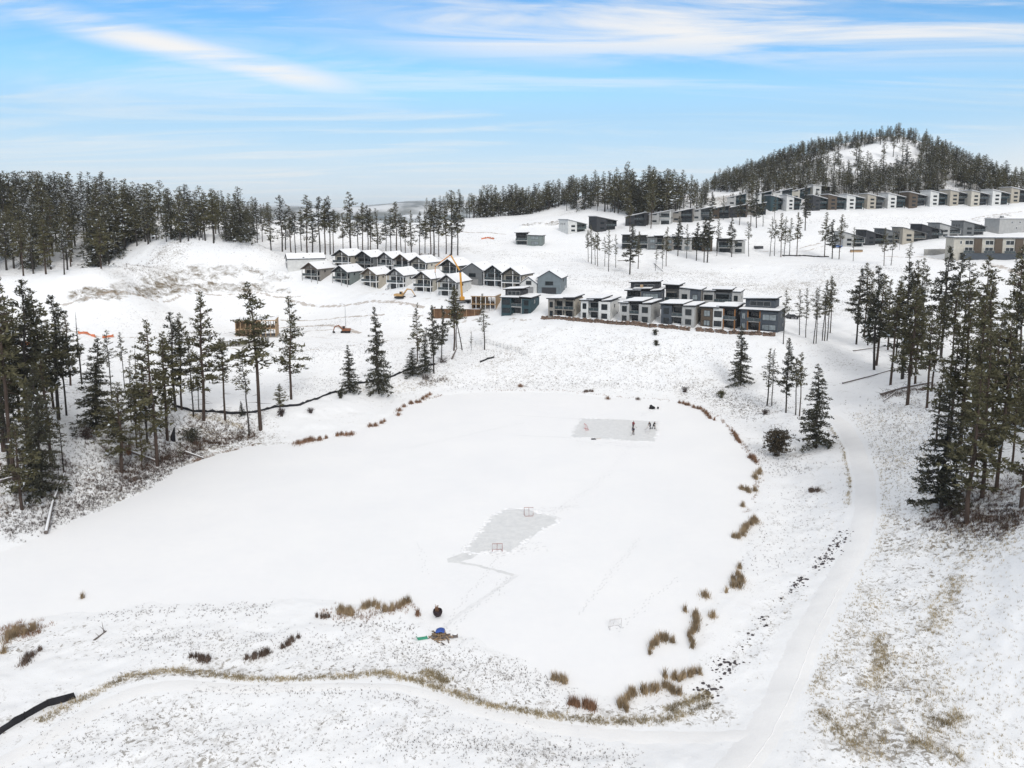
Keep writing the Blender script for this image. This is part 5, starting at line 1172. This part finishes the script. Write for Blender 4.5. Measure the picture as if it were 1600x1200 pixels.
# ground cover nobody could count
def cover(name, label, areas, material, seed, cat):
    """areas: polyline in photo px, half width in m, tufts, blade height, blades per tuft"""
    r = random.Random(seed); C = []
    for P, hw, n, h, nbld in areas:
        Q = [Vector(q) for q in line(P)]; Ls = [(b - a).length for a, b in zip(Q[:-1], Q[1:])]
        for _ in range(n):
            i = r.choices(range(len(Ls)), Ls)[0]; d = (Q[i + 1] - Q[i]).normalized(); q = Q[i].lerp(Q[i + 1], r.random()) + Vector((-d.y, d.x)) * r.gauss(0, .5) * hw + d * r.gauss(0, .3) * hw * .3
            C.append((q.x, q.y, h * r.uniform(.6, 1.3), nbld))
    A = np.array([c[:2] for c in C]); Z = height(A[:, 0], A[:, 1]); sd = seg_dist(A[:, 0], A[:, 1], PATH); V, T = [], []
    for (x, y, h, nbld), z, s in zip(C, Z, sd):
        if s < 2.1 or z < .02: continue
        k = h * r.uniform(.35, .9); blades(nbld, k, k, h * .5, h, r, .022, .42, V, T, (x, y, z))
    put(name, fast_mesh(name, V, T, [material]), None, label=label, category=cat, kind='stuff')
cover('dry_grass', 'straw coloured dry grass poking through the snow on the near shore and slopes', [
 ([(195,1058),(270,1047),(330,1055),(400,1062),(470,1062),(540,1058),(600,1052)], .6, 560, .40, 8), ([(600,1052),(640,1062),(700,1080),(760,1102),(850,1117),(950,1128),(1040,1124),(1112,1102)], .65, 950, .42, 8), ([(660,1050),(700,1068)], 1.0, 260, .4, 7),
 ([(200,1058),(120,1095),(60,1130)], .8, 300, .35, 6), ([(1040,1110),(1110,1085)], .7, 260, .4, 7),
 ([(1372,990),(1378,1030),(1372,1060),(1355,1075)], 1.2, 260, .42, 8), ([(1500,900),(1470,950),(1455,990)], 1.6, 300, .42, 7), ([(1345,1110),(1345,1150),(1390,1180)], 2.6, 260, .36, 7), ([(1400,1020),(1460,1100)], 3.5, 260, .4, 6), ([(1440,1105),(1470,1130),(1505,1115),(1420,1160),(1505,1190)], 1.0, 160, .6, 10),
 ([(1325,790),(1330,760),(1318,690)], .5, 260, .5, 7), ([(1290,1060),(1255,1080),(1330,1010),(1370,920)], 1.8, 700, .25, 5), ([(1280,1110),(1340,1170)], 1.0, 260, .3, 6), ([(1400,930),(1400,1180)], 10, 900, .26, 5), ([(1540,900),(1540,1190)], 7, 500, .3, 5), ([(1420,680),(1380,800),(1390,880)], 6, 900, .3, 5), ([(1470,830),(1600,860)], 6, 500, .35, 6),
 ([(1316,694),(1332,745),(1336,800),(1318,858),(1290,905)], .5, 420, .32, 7), ([(1300,668),(1318,692)], .8, 160, .35, 7), ([(1345,690),(1378,745),(1384,800),(1368,870),(1330,940),(1290,1010),(1262,1080),(1300,1150),(1370,1200)], .9, 420, .22, 6), ([(1360,640),(1440,720)], 10, 900, .35, 5), ([(295,648),(340,655),(380,668)], 1.2, 300, .4, 7), ([(600,600),(560,610),(700,590)], 4, 300, .4, 6)], STRAW, 1, 'grass')
cover('shore_sedge', 'thin russet sedge fringe along the pond shoreline', [
 ([(1062,630),(1092,638),(1118,652),(1135,666),(1150,684),(1165,702),(1178,722),(1186,740)], .8, 420, .5, 9), ([(1184,745),(1176,775),(1162,800)], .8, 90, .5, 8), ([(760,610),(880,610),(960,620),(1050,626)], .9, 130, .4, 7), ([(470,691),(545,680),(600,660),(640,634),(690,617)], 1.0, 260, .45, 8), ([(300,722),(345,708),(400,696)], .9, 160, .5, 8), ([(0,985),(60,990)], 2.5, 160, .6, 9), ([(500,955),(560,965),(650,948)], 1.4, 150, .5, 8)], REEDR, 9, 'sedge')
cover('weed_stubble', 'dark weed stubble sprinkled over the snow of banks and slopes', [
 ([(60,1150),(300,1150),(600,1140),(900,1180)], 6, 1500, .16, 5), ([(300,1080),(600,1085),(700,1110)], 1.2, 300, .2, 5), ([(200,1000),(500,1010),(700,1040),(860,1075)], 4.5, 1300, .2, 5), ([(150,960),(420,950)], 2.5, 300, .22, 6), ([(520,975),(650,985)], 1.5, 140, .25, 6), ([(620,1010),(800,1060),(900,1085)], 3, 500, .2, 5),
 ([(0,830),(120,795),(230,745),(300,705)], 4.5, 2200, .5, 8), ([(0,760),(150,720),(300,670),(390,680)], 7, 1300, .5, 8), ([(1200,650),(1150,625),(1100,610)], 7, 900, .35, 7), ([(700,600),(900,597),(1100,605)], 5, 900, .35, 7), ([(1180,700),(1250,740)], 6, 350, .3, 6), ([(1380,640),(1450,760)], 9, 900, .3, 6), ([(1470,805),(1600,810)], 4, 900, .4, 8), ([(1440,600),(1600,640)], 15, 700, .45, 7), ([(440,610),(600,580),(700,570)], 9, 700, .3, 6), ([(700,550),(1150,570)], 12, 1500, .32, 5), ([(850,435),(1000,435),(1200,445)], 26, 1700, .42, 5), ([(760,400),(960,400)], 16, 500, .42, 5), ([(1220,450),(1330,470)], 22, 800, .4, 5), ([(1250,420),(1420,425)], 16, 700, .4, 5), ([(900,530),(1150,545)], 9, 600, .32, 5), ([(420,560),(620,545)], 12, 800, .32, 5), ([(150,490),(600,490)], 14, 700, .35, 5), ([(1250,350),(1500,340)], 12, 500, .45, 5), ([(250,390),(420,395)], 12, 450, .4, 5), ([(420,400),(700,402)], 8, 500, .45, 6), ([(640,365),(800,380)], 16, 400, .4, 5), ([(1260,760),(1200,900)], 5, 300, .25, 5), ([(600,1160),(1000,1185)], 2.5, 500, .18, 5)], TWIG, 2, 'weeds')
cover('undergrowth', 'dark tangled undergrowth on the left bank and under the right hand pines', [
 ([(0,800),(60,785),(130,765),(215,745)], 3.5, 420, .6, 12), ([(180,740),(240,722),(300,700),(320,692)], 3.0, 520, .75, 14), ([(300,700),(350,690),(400,680)], 2.4, 320, .7, 14), ([(0,745),(60,735),(110,725)], 4, 300, .8, 14), ([(130,690),(200,700),(260,690)], 5, 380, .7, 12), ([(290,660),(360,672),(400,665)], 4, 220, .6, 12), ([(1460,800),(1520,815),(1600,812)], 3, 420, .6, 14), ([(1500,770),(1600,760)], 5, 260, .6, 12), ([(1380,618),(1460,605)], 2.5, 160, .7, 12), ([(650,598),(700,592)], 2.5, 120, .6, 12), ([(200,425),(245,395)], 6, 160, 1.0, 10), ([(560,395),(680,398)], 5, 200, 1.0, 10)], UNDER, 7, 'undergrowth')
def stones():
    r = random.Random(5); m = MB()
    for P, hw, n in (([(1325,825),(1300,850),(1275,880),(1240,918),(1205,952),(1180,985),(1150,1030),(1125,1065),(1105,1090)], .4, 130), ([(1330,828),(1295,868),(1285,885)], .5, 130), ([(1255,905),(1240,920)], .45, 50), ([(1140,1035),(1125,1050)], .7, 60), ([(1110,1075),(1090,1090)], .6, 40)):
        Q = [Vector(q) for q in line(P)]
        for _ in range(n):
            i = r.randrange(len(Q) - 1); q = Q[i].lerp(Q[i + 1], r.random()) + Vector((r.gauss(0, hw), r.gauss(0, hw))); z = gz(q.x, q.y); s = r.choice((.03, .04, .05, .07, .09, .12, .16))
            m.blob((q.x, q.y, z + s * .2), (s * 1.3, s, s * .8), rnd=r, n=5, m=4)
    m.obj('edging_stones', STONE, None, label='dark stones edging the pond side of the snowy footpath', category='stones', kind='stuff')
stones()

# ------------------------------------------------------------------ fallen logs
def log(pts, rad, label, mt=LOGM, snow=True, lift=.1, br=0, up=0):
    P = [ground(a, b) for a, b in pts]; o = P[0]; root = thing('fallen_log', label, 'log', o, 0, 'fallen logs'); L_ = [p - o + Vector((0, 0, rad * .7 + lift)) for p in P]
    if up: L_[-1].z += up
    m = MB(); m.tube(L_, [rad * (1 - .5 * k / max(1, len(L_) - 1)) for k in range(len(L_))], 8)
    r = random.Random(pts[0][0])
    for _ in range(br):
        i = r.randrange(len(L_) - 1); q = L_[i].lerp(L_[i + 1], r.random()); m.tube([q, q + Vector((r.gauss(0, 1), r.gauss(0, 1), r.uniform(0, 1)))], [.05, .015], 4)
    m.obj('stem', mt, root)
    if snow:
        m = MB(); m.tube([q + Vector((0, 0, rad * .75)) for q in L_], [rad * .62 * (1 - .5 * k / max(1, len(L_) - 1)) for k in range(len(L_))], 6); m.obj('snow_cover', SNOWR, root)
log([(72,835),(82,790),(101,744)], .32, 'snow covered pale log lying down the left bank to the ice'); log([(185,701),(215,712),(248,724)], .28, 'dark log lying across the left bank behind the pine trunks', br=5); log([(0,754),(25,747),(50,740)], .22, 'snowy log at the left edge under the pines')
log([(1316,600),(1360,589),(1408,575)], .2, 'long thin log on the right slope above the path'); log([(1375,618),(1410,608),(1455,600)], .3, 'brushy fallen tree under the right slope pines', br=26); log([(1380,628),(1402,612)], .14, 'short branchy log in front of the brushy fallen tree', br=14); log([(1333,549),(1385,542)], .16, 'thin log high on the right slope behind two pines')
log([(706,562),(714,553)], .3, 'upturned dark log right of the dark firs', snow=False, up=1.5, br=4); log([(290,708),(318,718)], .22, 'broken log near the water under the left juniper', br=4); log([(147,1002),(166,987)], .13, 'short dark branch on the near left snow', snow=False, lift=0, br=3); log([(1022,412),(1036,425)], .2, 'fallen trunk below the leaning pine on the upper slope', br=3); log([(965,408),(990,407)], .16, 'thin dark log among the slender upper pines', snow=False)
def stump():
    p = ground(270, 690); root = thing('stump', 'charred leaning stump on the left bank rocks', 'stump', p); m = MB(); m.tube([(0, 0, -.5), (.1, 0, 1.2), (.5, 0, 3)], [.6, .45, .12], 8); m.tube([(0, 0, .2), (-1.2, .2, -.2)], [.3, .08], 6); m.obj('stem', BLACKF, root)
stump()

# ------------------------------------------------------------------ hockey goals, players, shore things
def goal(px, py, yaw, label, paint):
    p = pt(px, py, z=0.01); root = thing('hockey_goal', label, 'hockey goal', p, R(yaw), 'hockey goals'); w, h, d = .72, 1.2, .7
    m = MB(); m.tube([(-w, 0, 0), (-w, 0, h), (w, 0, h), (w, 0, 0)], .045, 8); m.obj('frame', paint, root)
    m = MB(); m.tube([(-w, 0, .03), (-w * .85, d, .03), (w * .85, d, .03), (w, 0, .03)], .035, 6); m.obj('base_bar', paint, root)
    m = MB(); m.tube([(0, .02, h), (0, d * .5, h - .1), (0, d, .06)], .03, 6); m.obj('centre_bar', paint, root)
    m = MB(); n = 12
    def Pn(u, v):      # back net surface: u across, v from the crossbar down to the base bar
        x = -w + 2 * w * u; return Vector((x * (1 - .15 * v), d * (v ** .6), h * (1 - v ** 1.7) + .03))
    for i in range(n + 1):
        m.tube([Pn(i / n, v / 8) for v in range(9)], .006, 3, cap=False); m.tube([Pn(u / 8, i / n) for u in range(9)], .006, 3, cap=False)
    for sx in (0, 1):
        for i in range(1, 6): v = i / 6; m.tube([Vector(((-w if not sx else w), 0, Pn(sx, v).z)), Pn(sx, v)], .006, 3, cap=False)
    m.obj('net', NETM, root)
PINKP = mat('faded red paint', (.30, .12, .11), .5, .15); 
goal(777, 862, 4, 'faded red hockey goal at the near end of the nearer rink', PINKP); goal(826, 804, 184, 'pale red hockey goal at the far end of the nearer rink', PINKP)
goal(962, 983, 18, 'white hockey goal standing alone on the snow at right', mat('weathered white paint', (.60, .59, .59), .6, .1)); goal(914, 671, -80, 'red hockey goal at the left end of the far rink', REDP); goal(1014, 676, 78, 'white hockey goal beside the players at the right end of the far rink', mat('weathered white paint', (.60, .59, .59), .6, .1))

SKIN = mat('skin', (.50, .30, .22), .6, .08)
def fuse(o, v):
    m = o.modifiers.new('fuse', 'REMESH'); m.mode = 'VOXEL'; m.voxel_size = v; m.use_smooth_shade = True
def limb(m, pts, rads):
    m.tube(pts, rads, 10)
    for p, r in zip(pts, rads): m.blob(p, r * 1.02, j=0, n=10, m=6)
def person(px, py, yaw, label, jacket, trousers, hat, stride, bendf, reach, stick=True):
    p = pt(px, py, z=.012); root = thing('person', label, 'person', p, R(yaw), 'people playing hockey')
    V3 = lambda x, y, z: Vector((x, y, z))
    hip = V3(0, 0, .93); chest = V3(0, -.10 - bendf * .25, 1.32 - bendf * .08); neck = V3(0, -.16 - bendf * .38, 1.50 - bendf * .1); head = neck + V3(0, -.06, .16)
    B = MB(); legs = []; arms = []
    for s in (-1, 1):
        f = V3(s * .16, -s * stride, .10); k = V3(s * .14, -s * stride * .5 - .14, .52); hj = hip + V3(s * .10, 0, -.03)
        legs.append((hj, k, f)); limb(B, [hj, k, f], [.085, .062, .045]); limb(B, [f + V3(0, .05, -.05), f + V3(0, -.16, -.06)], [.045, .035])
        sh = chest + V3(s * .20, 0, .12); el = sh + V3(s * .10, -.10, -.27); ha = V3(s * .10 + reach[0], chest.y - .36 + s * .04, .98 + .10 * s + reach[1])
        arms.append((sh, el, ha)); limb(B, [sh, el, ha], [.06, .048, .036])
        d = (ha - el).normalized(); sd_ = V3(1, 0, 0)
        limb(B, [ha, ha + d * .07], [.042, .04])
        for q in range(4):                       # gloved fingers closed round the stick
            b = ha + d * .085 + V3(0, 0, .030 - .020 * q); limb(B, [b, b + d * (.045 - .006 * abs(q - 1)), b + d * .035 + V3(-s * .045, 0, -.012)], [.012, .0115, .010])
        limb(B, [ha + d * .02 + V3(-s * .035, 0, .025), ha + d * .06 + V3(-s * .06, 0, .035)], [.014, .012])
    limb(B, [hip, chest, chest + V3(0, 0, .1)], [.13, .155, .12]); limb(B, [neck - V3(0, 0, .06), head - V3(0, -.01, .04)], [.055, .058])
    B.blob(head, (.082, .098, .118), j=0, n=14, m=10); B.blob(head + V3(0, -.10, -.015), (.014, .022, .022), j=0, n=8, m=6)
    for s in (-1, 1): B.blob(head + V3(s * .084, .01, 0), (.016, .022, .034), j=0, n=8, m=6)
    b = B.obj('body', SKIN, root); fuse(b, .0085)
    e = MB()
    for s in (-1, 1): e.blob(head + V3(s * .032, -.092, .02), .012, j=0, n=8, m=6)
    e.obj('eyes', RUBBER, root); e = MB(); e.tube([head + V3(-.026, -.091, -.05), head + V3(0, -.098, -.053), head + V3(.026, -.091, -.05)], .006, 5); e.obj('mouth', REDP, root)
    J = MB(); limb(J, [hip + V3(0, 0, -.08), chest, chest + V3(0, 0, .12)], [.165, .19, .14])
    for sh, el, ha in arms: limb(J, [sh, el, el.lerp(ha, .9)], [.085, .068, .055])
    fuse(J.obj('jacket', jacket, root), .018)
    Tm = MB(); limb(Tm, [hip + V3(-.05, 0, 0), hip + V3(.05, 0, 0)], [.15, .15])
    for hj, k, f in legs: limb(Tm, [hj, k, f + V3(0, 0, .04)], [.115, .085, .07])
    fuse(Tm.obj('trousers', trousers, root), .018)
    Hm = MB(); Hm.lathe([(.001, .135), (.06, .125), (.098, .07), (.106, .02), (.108, .0)], 14, (head.x, head.y + .012, head.z + .02)); Hm.obj('hat', hat, root)
    for s, (hj, k, f) in zip((-1, 1), legs):
        m = MB(); m.prism([(-.16 - .02, -.075), (.12, -.075), (.12, .12), (.0, .13), (-.04, .02), (-.18, 0)], -.055, .055); m.v = [tuple(f + V3(v[1], v[0], v[2])) for v in m.v]
        sk = m.obj('skate', RUBBER, root); m = MB(); m.box(f.x - .006, f.x + .006, f.y - .2, f.y + .13, .0, .022); m.obj('blade', GALV, sk)
    if stick:
        a, c = arms[1][2], arms[0][2]; top = a + (a - c) * .25; o = root.matrix_basis
        st_ = thing('hockey_stick', 'hockey stick held by the ' + label.split(' on the')[0].split(' behind the white')[0], 'hockey stick', p, R(yaw), 'hockey sticks'); foot = V3(-.30 + reach[0], c.y - .55, .03); m = MB(); m.tube([top, c, foot], .017, 5); m.obj('shaft', TIMBER, st_)
        m = MB(); m.tube([foot, foot + V3(-.12, -.26, .01)], [.03, .03], 5); m.obj('blade', BLACKT, st_)
NAVY = mat('navy cloth', (.018, .022, .045), .9); BLACKC = mat('black cloth', (.012, .012, .014), .9); REDC = mat('dark red cloth', (.16, .015, .02), .9); GREYC = mat('grey cloth', (.12, .12, .13), .9)
person(989, 670, 150, 'player in dark red jacket behind the one in navy on the far rink', REDC, BLACKC, BLACKC, .12, .4, (0, 0))
person(989.6, 679, -20, 'player in navy upright at the middle of the far rink', NAVY, BLACKC, BLACKC, .16, .15, (.05, 0))
person(1016, 670, -50, 'left player in black next to the white goal on the far rink', BLACKC, NAVY, GREYC, .2, .5, (0, -.05))
person(1021, 670, 40, 'right player in black with legs apart behind the white goal', BLACKC, BLACKC, NAVY, .26, .45, (-.05, 0))
def bags():
    p = pt(1019, 639, z=0); root = thing('gear_bag', 'black gear bag slumped on the snow behind the far players', 'bag', p); m = MB(); m.blob((0, 0, .35), (.75, .45, .4), j=.18, n=12, m=7); m.blob((-.25, .1, .75), (.4, .32, .28), j=.15, n=10, m=6); fuse(m.obj('sack', BLACKC, root), .05)
    m = MB(); m.tube([(-.4, -.25, .65), (0, -.35, .95), (.4, -.25, .6)], .03, 6); m.obj('strap', GREYC, root)
    q = pt(1028, 639, z=0); b = thing('bucket', 'small dark bucket right of the black gear bag', 'bucket', q); m = MB(); m.lathe([(0, 0), (.2, 0), (.27, .5), (.24, .5), (.18, .04), (0, .04)], 14); m.obj('pail', STEEL, b); m = MB(); m.tube([(-.26, 0, .48), (-.15, 0, .68), (.15, 0, .68), (.26, 0, .48)], .015, 6); m.obj('handle', GALV, b)
    s = pt(928, 687, z=.012); b = thing('snow_shovel', 'dark snow shovel lying beside the lower edge of the far rink', 'shovel', s, R(10)); m = MB(); m.prism([(-.5, 0), (.5, 0), (.5, .1), (.4, .16), (-.4, .16), (-.5, .1)], 0, .55); m.obj('scoop', BLACKT, b); m = MB(); m.tube([(.5, .3, .1), (1.6, .35, .12)], .03, 6); m.obj('handle', TIMBER, b)
bags()
def fire_pot():
    p = pt(684, 963, z=.0); p = Vector((p[0], p[1], gz(p[0], p[1]))); root = thing('fire_pot', 'round dark fire pot holding upright sticks near the pond edge', 'fire pot', p)
    m = MB(); m.lathe([(0, .02), (.28, .05), (.52, .35), (.58, .62), (.52, .85), (.46, .85), (.48, .6), (.2, .3), (0, .3)], 20); m.obj('bowl', mat('sooty iron', (.022, .012, .015), .6, .3), root)
    for k in range(3): a = k * 2.09; m = MB(); m.tube([(.3 * math.cos(a), .3 * math.sin(a), .15), (.42 * math.cos(a), .42 * math.sin(a), -.1)], .04, 6); m.obj('leg', STEEL, root)
    r = random.Random(3); t = thing('firewood_sticks', 'sticks standing up in the round dark fire pot', 'sticks', p + Vector((0, 0, .3))); m = MB()
    for k in range(9): a = r.uniform(0, 6.28); m.tube([(r.uniform(-.2, .2), r.uniform(-.2, .2), .03), (.4 * math.cos(a), .3 * math.sin(a), r.uniform(.75, 1.15))], .035, 5)
    m.obj('sticks', REEDR, t)
fire_pot()
def camp():
    p = ground(688, 997); r = random.Random(8); root = thing('firewood_pile', 'heap of firewood and branches under the blue tarp by the near shore', 'firewood', p); m = MB()
    for k in range(46):
        a = r.uniform(0, 3.14); x, y = r.gauss(0, .5), r.gauss(0, .4); z = max(.05, .75 - .7 * math.hypot(x, y)) * r.random(); l = r.uniform(.3, .75); d = Vector((math.cos(a) * l, math.sin(a) * l, r.uniform(-.25, .25))); c = Vector((x, y, z + .08)); m.tube([c - d, c + d], r.uniform(.05, .1), 6, mi=k % 2)
    m.obj('logs', [mat('split firewood', (.30, .21, .13), .9, .4, 1.5), LOGM], root)
    t = thing('tarp', 'crumpled blue tarp lying on top of the firewood heap', 'tarp', p + Vector((0, .15, .75))); n = 12; V = []; T = []
    for i in range(n):
        for j in range(n):
            x, y = (i / (n - 1) - .5) * 1.0, (j / (n - 1) - .5) * .9; V.append((x, y, .25 - .45 * (x * x + y * y) + .14 * float(vnoise(x * 3.5, y * 3.5, 3)) + .06 * float(vnoise(x * 9, y * 9, 4))))
    T = [(i * n + j, i * n + j + 1, (i + 1) * n + j + 1, (i + 1) * n + j) for i in range(n - 1) for j in range(n - 1)]
    o = put('sheet', fast_mesh('sheet', V, np.array(T)[:, ::-1], [BLUET], smooth=True), t); so_ = o.modifiers.new('thick', 'SOLIDIFY'); so_.thickness = .025
    q = ground(659, 998); b = thing('sled', 'green plastic sled with curled rim on the snow left of the firewood', 'sled', q, R(20)); m = MB(); m.prism([(-.62, .3), (-.45, .06), (.6, .0), (.65, .1), (.56, .1), (.52, .05), (-.42, .1), (-.56, .32)], -.27, .27); m.obj('tray', GREENP, b); m = MB(); m.tube([(-.58, -.2, .3), (-.85, -.1, .15), (-.85, .12, .14), (-.58, .2, .3)], .03, 6); m.obj('tow_rope', NETM, b)
    q = ground(711, 996); b = thing('log_stool', 'small brown cut log right of the firewood heap', 'log', q); m = MB(); m.tube([(-.3, 0, .16), (.32, .05, .18)], .2, 10); m.obj('stem', LOGM, b); m = MB(); m.blob((0, .05, .36), (.28, .14, .05), n=8, m=4); m.obj('snow_cover', SNOWR, b)
camp()

# ------------------------------------------------------------------ air
def haze():
    m = bpy.data.materials.new('haze'); m.use_nodes = True; n = m.node_tree.nodes; n.clear(); o = n.new('ShaderNodeOutputMaterial'); v = n.new('ShaderNodeVolumePrincipled')
    v.inputs['Color'].default_value = (.93, .965, 1.0, 1); v.inputs['Density'].default_value = 8e-5; v.inputs['Anisotropy'].default_value = 0
    m.node_tree.links.new(v.outputs[0], o.inputs['Volume'])
    b = MB(); b.box(-9400, 9400, -9400, 9400, -60, 178); b.obj('haze', m, None, kind='stuff', label='pale winter air softening the far hills', category='haze')
if HAZE: haze()
